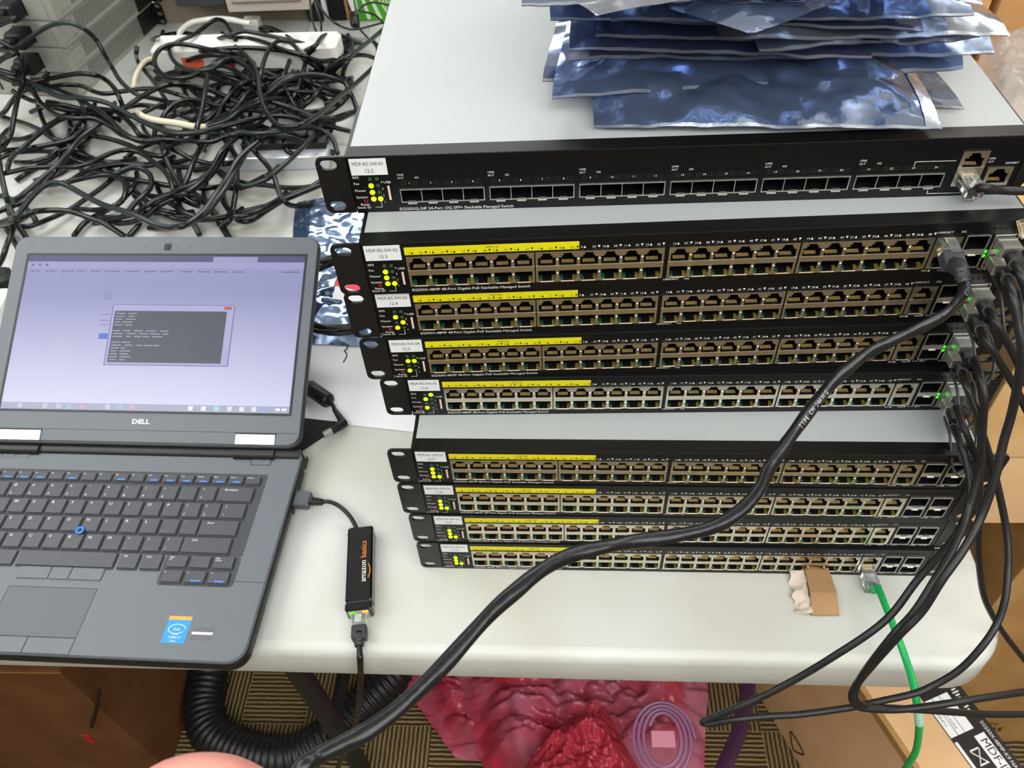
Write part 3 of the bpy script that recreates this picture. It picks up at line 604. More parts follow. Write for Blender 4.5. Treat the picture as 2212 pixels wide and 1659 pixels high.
for i, (x, c) in enumerate(((-305, (200, 205, 215)), (-277, (200, 205, 215)), (-262, (200, 205, 215)), (-250, (150, 205, 215)), (-236, (215, 170, 185)), (-208, (205, 210, 225)), (-195, (160, 195, 232)), (-181, (215, 175, 190)), (-118, (240, 240, 245)), (-104, (240, 240, 245)), (-90, (180, 225, 230)), (-76, (225, 228, 235)), (-63, (235, 235, 240)), (-50, (230, 232, 240)), (-37, (150, 175, 240)))): sq('taskbar_icon', x, x+5.2, 51.6, 56.4, c, .95, .62)
mb = MB()
for x in (-24, -21.5, -17.5, -15): mb.box(x, x+1.6, 53, 55.2, .58, .63)
lp(mb, 'clock', mat('screen_white', (245, 245, 250), .5, emit=.9), scr)
lp(MB().rbox(-169.6, -161.4, 231.2, 239.2, .1, .5, 1.2, .1).disc((-165.5, 235.2, .5), 2., 12, 'z', 0, .3), 'webcam', M_rub)
mb = MB()
for x in (-191, -154, -140): mb.disc((x, 235.2, .3), .7, 8, 'z', 0, .1)
lp(mb, 'microphone_hole', M_rub)
mb = MB(); ttext(mb, 'DELL', -167, 36.6, .5, 4.8, 'CENTER', 0, 1.25); lp(mb, 'maker_lettering', mat('bright_chrome', (250, 250, 250), .25, .6), label='chrome maker lettering', fix=False)
for x0, x1 in ((-330, -273), (-63.5, -21)):
    h = MB(); h.tube([(x0, 0, 25), (x1, 0, 25)], 6.2, 16); hp = h.part('hinge', M_lapdark, lap)
    m = MB(); m.box(x0+.6, x1-.6, 17.2, 27.4, -1, 1.6); lp(m, 'hinge_cap', M_chrome, hp); m = MB(); m.box(x0-.4, x1+.4, 26.6, 29.6, .1, .5); lp(m, 'hinge_gap', M_lapdark, hp)
MB().tube([(-342, 2, 22), (4, 2, 22)], 7, 14).part('hinge_barrel', M_lapdark, lap)
# ------------------------------------------------------------------ cable pieces
def boot_path(mb, pts, r0, r1, ribs=5, mi=0, n=14):
    """rubber strain relief: a tapering tube with ribs"""
    q = smooth(pts, 12); N = len(q); rad = []
    for i in range(N):
        f = i/(N-1); r = r0+(r1-r0)*f
        rad.append(r*(1.0 if f < .25 else (1.12 if int((f-.25)/.75*ribs*2) % 2 == 0 else .86)))
    mb.tube(q, rad, n, mi)
def plug_frame(p, ax, up):
    ax = Vector(ax).normalized(); up = Vector(up); up = (up-ax*up.dot(ax)).normalized(); x = ax.cross(up)
    return Matrix(((x.x, ax.x, up.x, p[0]), (x.y, ax.y, up.y, p[1]), (x.z, ax.z, up.z, p[2]), (0, 0, 0, 1)))
def modular_plug(t, M, tabup=True, wires=False):
    """8-pin plug; local y points out of the jack along the cable, z up; 22 mm long"""
    s = 1 if tabup else -1; mb = MB(); mb.rbox(-5.85, 5.85, -9, 12, -4, 4, .8, .3); mb.box(-5.0, 5.0, 5, 12.5, -4.4*s-.3, -4.4*s+.3)
    mb.xf(M); p = mb.part('plug', M_clear, t, world=True)
    l = MB(); l.add([(-3, -6, 4.2*s), (3, -6, 4.2*s), (3, 9, 7.8*s), (-3, 9, 7.8*s), (-3, -6, 5.2*s), (3, -6, 5.2*s), (3, 9, 8.8*s), (-3, 9, 8.8*s)], [(0, 1, 2, 3), (4, 5, 6, 7), (0, 1, 5, 4), (1, 2, 6, 5), (2, 3, 7, 6), (3, 0, 4, 7)]); l.xf(M); l.part('latch', M_clear, t, world=True)
    g = MB()
    for k in range(8): g.box(-3.7+k*1.02, -3.1+k*1.02, -8.6, -2, -3.6*s-.3, -2.4*s+.3)
    g.xf(M); g.part('contacts', M_gold, p, world=True)
    if wires:
        for k, c in enumerate(((240, 130, 40), (240, 240, 235), (40, 70, 190), (70, 150, 80), (235, 235, 230), (150, 90, 50), (245, 200, 60), (235, 235, 240))):
            x = -3.5+k; q = [(x, -3, -1+.6*(k % 2)), (x*.9, 4, -.4), (x*.6, 11, .6*(k % 3)-.6), (x*.4+1.5, 15, (k % 3)-1.5)]
            m = MB(); m.tube(smooth(q, 4), .5, 6); m.xf(M); m.part('wire', mat('wire_%d' % k, c, .4), p, world=True)
    return p
def sfp_cable(name, label, cat, k, upper, pts, rad=2.5, group=None, loop=True):
    """stacking cable plugged into the right-hand optical cage of switch k; pts = world points of the cable"""
    F = XF[SWT[k]]; zc = 26.6 if upper else 12.2
    base = F @ Vector((420.9, -6, zc)); t = thing(name, label, cat, base, 0, group)
    m = MB().rbox(414.6, 427.2, -12., 8, zc-4.2, zc+4.2, 1, .4); m.box(414.5, 427.3, -12.6, -11.8, zc+3., zc+4.5); m.xf(F); m.part('plug_shell', M_pale, t, world=True)
    b0 = F @ Vector((420.9, -14, zc)); b1 = F @ Vector((420.9, -23, zc-2)); q1 = Vector(pts[0])
    mb = MB(); m2 = F @ Vector((420.9, -27, zc-6)); boot_path(mb, [b0, b1, (b1+q1)*.5+Vector((0, -3, 0)), q1], 5.4, 3.3, 6); mb.part('boot', M_rub, t, world=True)
    c = MB(); c.tube(smooth([b1, (b1+q1)*.5+Vector((0, -3, 0)), q1]+[Vector(p) for p in pts[1:]], 8), rad, 10); c.part('cable', M_rub, t, world=True)
    if loop:
        s = -1 if not upper else 1
        L = MB(); a = [F @ Vector((415.2, -14, zc+4.2*s)), F @ Vector((414.6, -30, zc+2*s-4)), F @ Vector((414.8, -44, zc-16)), F @ Vector((417.6, -50, zc-25)), F @ Vector((421, -51, zc-28)), F @ Vector((424.4, -50, zc-25)), F @ Vector((427.2, -44, zc-16)), F @ Vector((427.4, -30, zc+2*s-4)), F @ Vector((426.8, -14, zc+4.2*s))]
        L.tube(smooth(a, 6), .9, 6, flat=1.6); L.tube([a[3], a[4], a[5]], 2., 8, flat=.6); L.part('pull_loop', mat('pull_loop_%d%d' % (k, upper), (58, 60, 63), .3), t, world=True)
    return t
def hang(px, ys):
    """image trace + distance behind the table front -> world points; ys are interpolated"""
    n = len(px); 
    if len(ys) != n: ys = np.interp(np.linspace(0, 1, n), np.linspace(0, 1, len(ys)), ys)
    return [PY(u, v, y) for (u, v), y in zip(px, ys)]
G2 = 'stacking cables at the right of the tower'
sfp_cable('stacking_cable', 'black stacking cable from the upper cage of the 12.3 switch', 'cable', 2, True, hang([(2192, 572), (2203, 592), (2216, 630), (2230, 700), (2245, 800)], [5, -10, -15, -20, -25]), group=G2, loop=False)
C2p = [(2176, 603), (2186, 634), (2199, 700), (2207, 752), (2201, 815), (2186, 891), (2168, 954), (2150, 1030), (2120, 1115), (2082, 1186), (2034, 1254), (1992, 1320), (1943, 1371), (1882, 1439), (1850, 1479), (1840, 1505), (1851, 1525), (1880, 1531), (1930, 1533), (1981, 1529), (2057, 1518), (2133, 1506), (2225, 1493)]
sfp_cable('stacking_cable', 'black cable from the lower cage of the 12.3 switch, bent back below the table', 'cable', 2, False, hang(C2p, [0, -22, -34, -42, -48, -54, -62, -74, -88, -104, -118, -128, -136, -142, -146, -150, -152, -152, -150, -148, -146, -140, -130]), 2.7, G2)
sfp_cable('stacking_cable', 'black stacking cable from the upper cage of the third switch from the top', 'cable', 3, True, hang([(2136, 672), (2150, 696), (2182, 750), (2206, 800), (2240, 880)], [2, -14, -20, -24, -30]), group=G2, loop=False)
sfp_cable('stacking_cable', 'black stacking cable from the lower cage of the third switch from the top', 'cable', 3, False, hang([(2118, 712), (2132, 738), (2160, 782), (2190, 832), (2220, 890)], [2, -14, -20, -24, -30]), group=G2)
C1 = [(2104, 778), (2117, 810), (2126, 853), (2124, 904), (2121, 950), (2115, 1014), (2095, 1090), (2067, 1153), (2032, 1196), (1981, 1254), (1930, 1322), (1880, 1366), (1804, 1416), (1728, 1462), (1652, 1502), (1594, 1528), (1535, 1552), (1518, 1560), (1535, 1563), (1594, 1553), (1660, 1547), (1728, 1543), (1839, 1528), (1900, 1515), (1968, 1500), (2010, 1484), (2070, 1449), (2120, 1398), (2153, 1348), (2171, 1295), (2177, 1239), (2178, 1191), (2173, 1140), (2161, 1077), (2146, 1015), (2128, 955), (2110, 900)]
sfp_cable('stacking_cable', 'black cable from the upper cage of the 12.5 switch, looping under the table edge', 'cable', 4, True, hang(C1, [8, -12, -24, -30, -36, -44, -58, -72, -84, -100, -116, -126, -134, -140, -146, -150, -152, -153, -154, -154, -152, -150, -148, -146, -144, -140, -134, -124, -112, -96, -80, -68, -56, -44, -34, -28, -24]), 2.6, G2, loop=False)
sfp_cable('stacking_cable', 'black stacking cable from the lower cage of the fourth switch from the top', 'cable', 4, False, hang([(2079, 805), (2087, 832), (2100, 866), (2112, 900), (2120, 960), (2116, 1050)], [4, -14, -22, -28, -34, -40]), 2.5, G2)
sfp_cable('stacking_cable', 'black cable from the upper cage of the 12.6 switch, hanging beside the table corner', 'cable', 5, True, hang([(2066, 882), (2085, 930), (2110, 1000), (2117, 1077), (2113, 1153), (2115, 1216), (2125, 1285), (2147, 1335), (2179, 1383), (2225, 1440)], [4, -18, -30, -40, -48, -54, -60, -64, -66, -68]), 2.5, G2)
C3 = [(2060, 925), (2074, 954), (2090, 1005), (2097, 1060), (2086, 1120), (2058, 1186), (2018, 1254), (1976, 1320), (1930, 1371), (1878, 1437), (1852, 1478), (1846, 1503), (1856, 1520), (1880, 1528), (1930, 1530), (1985, 1533), (2057, 1538), (2133, 1543), (2225, 1543)]
sfp_cable('stacking_cable', 'black stacking cable from the lower cage of the 12.6 switch with a dark loop', 'cable', 5, False, hang(C3, [2, -18, -34, -50, -66, -86, -106, -122, -134, -142, -146, -149, -151, -151, -149, -146, -142, -136, -128]), 2.7, G2)
for k in (2, 3, 4, 5):
    m = MB()
    for z in (19.2, 15.6): m.add([(410.4, -.3, z-1.2), (412.6, -.3, z-1.2), (412.6, -.3, z+1.2), (410.8, -.3, z+1.2), (411.4, -1.6, z)], [(0, 1, 4), (1, 2, 4), (2, 3, 4), (3, 0, 4)])
    m.part('link_light', M_green, SWT[k])
# thick patch cable from the 12.3 switch down to the hand
F2 = XF[SWT[2]]
pz = F2 @ Vector((384.4, -2, 25.8)); t = thing('patch_cable', 'thick black patch cable running from the 12.3 switch down to the hand', 'cable', pz)
PM = plug_frame(F2 @ Vector((384.4, -3, 25.4)), F2.to_3x3() @ Vector((0, -1, -.28)), (0, 0, 1)); modular_plug(t, PM, True)
TP = [(2083, 612), (2080, 636), (2062, 660), (2032, 684), (1981, 712), (1930, 735), (1880, 760), (1842, 787), (1804, 821), (1771, 858), (1746, 891), (1720, 927), (1690, 968), (1660, 1015), (1640, 1057), (1600, 1102), (1540, 1139), (1450, 1158), (1360, 1171), (1306, 1181), (1243, 1196), (1195, 1217), (1154, 1243), (1116, 1275), (1069, 1316), (1016, 1372), (965, 1430), (914, 1482), (851, 1538), (788, 1583), (737, 1610), (687, 1634), (655, 1656), (634, 1692), (625, 1750), (620, 1830)]
td = np.interp(np.arange(len(TP)), [0, 4, 8, 13, 18, 24, 28, 32, 35], [512, 482, 448, 405, 378, 342, 316, 296, 300])
tpts = [PD(u, v, d) for (u, v), d in zip(TP, td)]
b0 = PM @ Vector((0, 8, 0)); q1 = Vector(tpts[0]); mid = PM @ Vector((0, 24, -2))
mb = MB(); mb.mesh(MB().rbox(-6.6, 6.6, 4, 16, -4.8, 4.8, 1.5, .8), PM); mb.part('boot_head', mat('dark_grey_boot', (62, 66, 71), .4), t, world=True)
mb = MB(); mid = Vector(PD(2074, 582, 515)); boot_path(mb, [PM @ Vector((0, 13, 0)), mid, q1], 5.6, 4.0, 7); mb.part('boot', mat('grey_boot', (52, 55, 60), .4), t, world=True)
TPATH = smooth([mid, q1]+[Vector(p) for p in tpts[1:]], 8)
mb = MB(); mb.twist(TPATH, 3.35, 18, 40., .06); mb.part('cable', M_cat, t, world=True)
def path_text(st, path, s_at, cap, rad, name, par, m, flip=False, wide=1.):
    """lettering following a cable, on the side turned to the front"""
    p = np.array([tuple(q) for q in path]); sl = np.r_[0, np.cumsum(np.linalg.norm(np.diff(p, axis=0), axis=1))]
    mb = MB(); x = s_at
    for ch in st:
        g = text_mb(ch, cap, 'LEFT', wide=wide); wch = (max(v[0] for v in g.v) if g.v else cap*.55)+cap*.22
        c = np.array([np.interp(x+wch/2, sl, p[:, k]) for k in range(3)]); tt = np.array([np.interp(x+wch/2+1, sl, p[:, k]) for k in range(3)])-c; tt /= np.linalg.norm(tt)
        view = np.array([0.05, -.6, .75]); nn = view-tt*view.dot(tt); nn /= np.linalg.norm(nn); up = np.cross(nn, tt)
        if flip: tt2, up2 = -tt, -up
        else: tt2, up2 = tt, up
        M = Matrix(((tt2[0], up2[0], nn[0], c[0]+nn[0]*rad), (tt2[1], up2[1], nn[1], c[1]+nn[1]*rad), (tt2[2], up2[2], nn[2], c[2]+nn[2]*rad), (0, 0, 0, 1)))
        g.v = [(a-wch/2 if not flip else a-wch/2, b-cap/2, -((b-cap/2)**2)/(2*rad)) for a, b, c2 in g.v]
        mb.mesh(g, M); x += wch
    mb.part(name, m, par, world=True, fix=False)
def arc_at(path, u, v):
    p = np.array([tuple(q) for q in path]); sl = np.r_[0, np.cumsum(np.linalg.norm(np.diff(p, axis=0), axis=1))]
    c = (p-CAM) @ ROT.T; uv = np.c_[CX+FOC*c[:, 0]/c[:, 2], CY+FOC*c[:, 1]/c[:, 2]]
    return sl[np.argmin((uv[:, 0]-u)**2+(uv[:, 1]-v)**2)]
s0 = arc_at(TPATH, 1718, 930); path_text('TYPE CM 24AWG'[::-1], TPATH, s0-36, 2.5, 3.66, 'printed_text', t, mat('worn_white_ink', (172, 176, 180), .6), True)
s1 = arc_at(TPATH, 2083, 620); path_text('VERIFIED', TPATH, s1-6, 2.6, 3.62, 'printed_text', t, mat('pale_blue_ink', (150, 175, 205), .5), False)
# clear plug and lead in the top switch
F1 = XF[SWT[1]]
t = thing('network_lead', 'black lead with a clear plug showing coloured wires, in the top switch', 'cable', F1 @ Vector((402, -4, 14)))
PM = plug_frame(F1 @ Vector((402.1, -4, 13.6)), F1.to_3x3() @ Vector((.12, -1, -.1)), (0, 0, 1)); modular_plug(t, PM, False, True)
q = [PM @ Vector((2, 11, 1)), PY(2122, 405, 44), PY(2155, 410, 52), PY(2190, 412, 54), PY(2240, 414, 56), PY(2330, 430, 60)]
MB().tube(smooth(q, 6), 2.8, 10).part('cable', M_rub, t, world=True)
# clear plug hanging at the frame's right border
pc = PY(2240, 486, 20); t = thing('network_lead', 'clear plug at the right border in front of the 12.3 switch', 'cable', pc); modular_plug(t, plug_frame(pc, (.5, -.3, .5), (-.5, -.6, .4)), True)
MB().tube(smooth([Vector(pc)+Vector((5, -2, 5)), Vector(pc)+Vector((14, -4, 14)), Vector(pc)+Vector((40, -2, 10))], 6), 2.6, 8).part('cable', M_rub, t, world=True)
# green lead
F9 = XF[SWT[9]]
t = thing('green_lead', 'green network lead in the lowest switch, hanging over the table edge', 'cable', F9 @ Vector((384.4, -8, 8)))
PM = plug_frame(F9 @ Vector((384.4, -5, 11.8)), F9.to_3x3() @ Vector((.05, -1, -.02)), (0, 0, 1)); modular_plug(t, PM, False)
MB().rbox(-6.6, 6.6, 9, 17, -4.6, 4.6, 1.2, .5).xf(PM).part('plug_hood', M_clear, t, world=True)
gp = [PM @ Vector((0, 10, 0)), PM @ Vector((0, 17, 0)), P(1896, 1270, 15), P(1914, 1312, 22), P(1937, 1370, 26), P(1956, 1422, 22), PY(1971, 1470, -112), PY(1979, 1510, -126), PY(1984, 1545, -132), PY(1985, 1580, -134), PY(1979, 1620, -134), PY(1966, 1645, -134), PY(1940, 1680, -130), PY(1880, 1740, -120)]
GPATH = smooth(gp, 8); MB().tube(GPATH, 3.0, 12).part('cable', M_greenpvc, t, world=True)
sa = arc_at(GPATH, 1983, 1520); sb = arc_at(GPATH, 1986, 1560); pp = np.array([tuple(q) for q in GPATH]); sl = np.r_[0, np.cumsum(np.linalg.norm(np.diff(pp, axis=0), axis=1))]
MB().tube([[np.interp(s, sl, pp[:, k]) for k in range(3)] for s in np.linspace(sa, sb, 8)], 3.35, 14).part('wrap_label', mat('frosted_label', (170, 215, 200), .4), t, world=True, label='pale wrapped label')
# ------------------------------------------------------------------ USB network adapter
AROT = 7.6; ad = P(776, 1230, 8); ang = math.atan2(-89, 14)+math.pi/2
t = thing('usb_network_adapter', 'black USB network adapter with a white and orange logo on the table', 'adapter', (ad[0], ad[1], 0), math.radians(AROT))
a0 = P(752, 1146, 17); a1 = P(807, 1148, 17); a2 = P(802, 1306, 17)
wA = 24.; lA = 88.
cA = (P(776, 1146, 17)+P(776, 1306, 17))/2; t.location = Vector((cA[0], cA[1], 0))*MM; XF[t] = Matrix.Translation((cA[0], cA[1], 0)) @ Matrix.Rotation(math.radians(AROT), 4, 'Z')
M_gloss = mat('glossy_black', (14, 14, 15), .16, coat=.4)
MB().rbox(-wA/2, wA/2, -lA/2+9, lA/2, .5, 17, 2.5, 1.6).part('case', M_gloss, t, bev=0)
m = MB(); m.box(-wA/2-.05, wA/2+.05, lA/2-8.4, lA/2-7.8, 1., 17.06); m.part('case_seam', M_cavity, t)
m = MB(); m.rbox(-wA/2, wA/2, -lA/2, -lA/2+9, .5, 17, 2.5, 1.2); m.part('case_end', M_gloss, t)
ef = fill2d([[(-9, 2), (9, 2), (9, 15.5), (-9, 15.5)], [(-6, 3), (6, 3), (6, 11), (3, 11), (3, 13.5), (-3, 13.5), (-3, 11), (-6, 11)]], .6); ef.v = [(a, b-lA/2-.2, c) for a, b, c in ef.v]; ef.part('port_frame', M_tin, t)
MB().box(-8.4, -3.4, -lA/2-1, -lA/2-.3, 12.2, 15.3).part('link_light', M_green, t); MB().box(3.4, 8.4, -lA/2-1, -lA/2-.3, 12.2, 15.3).part('activity_light', mat('orange_led', (255, 150, 30), .4, emit=1.5), t)
m = MB(); ttext(m, 'amazon', 6.2, -16.5, 17.12, 5.3, 'LEFT', math.pi/2, .95); m.part('printed_text', M_white, t, fix=False)
m = MB(); ttext(m, 'basics', 6.2, 8.6, 17.12, 5.3, 'LEFT', math.pi/2, 1.02); sw = [(8.4+1.8*math.sin(a*.3927*1), -12.5+a*1.8, 17.15) for a in range(9)]; m.tube(smooth(sw, 3), .5, 5); m.part('printed_text', mat('orange_ink', (240, 130, 35), .5), t, fix=False)
U0 = P(622, 1078, 14); U1 = P(688, 1084, 14); ud = (U1-U0)/np.linalg.norm(U1-U0); UM = plug_frame(U0, ud, (0, 0, 1))
MB().rbox(-8.3, 8.3, -1, 24, -4.6, 4.6, 2.5, 1.2).xf(UM).part('usb_plug', mat('grey_plug', (74, 78, 84), .38), t, world=True); MB().box(-6, 6, -8, -1, -2.2, 2.2).xf(UM).part('plug_shell', M_chrome, t, world=True)
boot_pts = [UM @ Vector((0, 23, 0)), UM @ Vector((0, 29, 0)), UM @ Vector((0, 36, 0))]; m = MB(); boot_path(m, boot_pts, 4.2, 3.2, 4); m.part('boot', M_rub, t, world=True)
cp = [UM @ Vector((0, 34, 0)), P(712, 1084, 14), P(735, 1095, 13), P(757, 1117, 12), P(772, 1146, 9), P(774, 1160, 9)]; MB().tube(smooth(cp, 8), 2.1, 10).part('cable', M_rub, t, world=True)
tl = thing('network_lead', 'black network lead plugged into the USB adapter and hanging off the table', 'cable', P(775, 1330, 0))
PM = plug_frame(XF[t] @ Vector((0, -lA/2-2, 8)), XF[t].to_3x3() @ Vector((0, -1, -.03)), (0, 0, 1)); modular_plug(tl, PM, True)
MB().rbox(-6.6, 6.6, 9, 22, -4.8, 4.8, 1.5, .8).xf(PM).part('boot_head', mat('lead_boot', (50, 51, 53), .42), tl, world=True)
m = MB(); boot_path(m, [PM @ Vector((0, 19, 0)), P(776, 1372, 8), P(776, 1396, 7)], 5.8, 3.8, 6); m.part('boot', mat('lead_boot2', (46, 47, 50), .42), tl, world=True)
lp_ = [P(776, 1392, 7), P(777, 1408, 6), P(778, 1424, 4), PY(779, 1458, -94), PY(777, 1500, -99), PY(772, 1545, -100), PY(760, 1590, -100), PY(742, 1628, -99), PY(728, 1665, -98), PY(715, 1720, -96)]
MB().twist(smooth(lp_, 8), 2.8, 14, 30., .06).part('cable', M_cat, tl, world=True)
# ------------------------------------------------------------------ laptop charger tip
t = thing('charger_lead', 'black charger lead with a ferrite core and a loose barrel tip beside the laptop', 'charger', P(690, 850, 0))
fa, fb = P(664, 834, 9), P(712, 868, 9); m = MB(); dd = [fa+(fb-fa)*k for k in (0, .02, .08, .92, .98, 1)]; m.tube(dd, [4, 7.5, 8.8, 8.8, 7.5, 4], 16); m.part('ferrite_core', M_rub, t, world=True)
m = MB(); m.tube(smooth([P(600, 800, 6), fa, fb, P(722, 882, 7), P(733, 900, 6), P(742, 912, 7)], 6), 2.2, 8); m.part('cable', M_rub, t, world=True)
ta, tb = P(747, 911, 8), P(716, 930, 8); m = MB(); m.tube([P(722, 884, 7), P(742, 914, 8)], [2.6, 4.4], 12); m.tube([ta, ta+(tb-ta)*.1, tb], [4.4, 5, 4.6], 14); m.part('plug_grip', M_rub, t, world=True)
tc = P(699, 940, 8); m = MB(); m.tube([tb, tc], 3.7, 16); m.tube([tc, tc+(tb-tc)*.02], 2, 12); m.part('barrel_tip', M_pale, t, world=True)
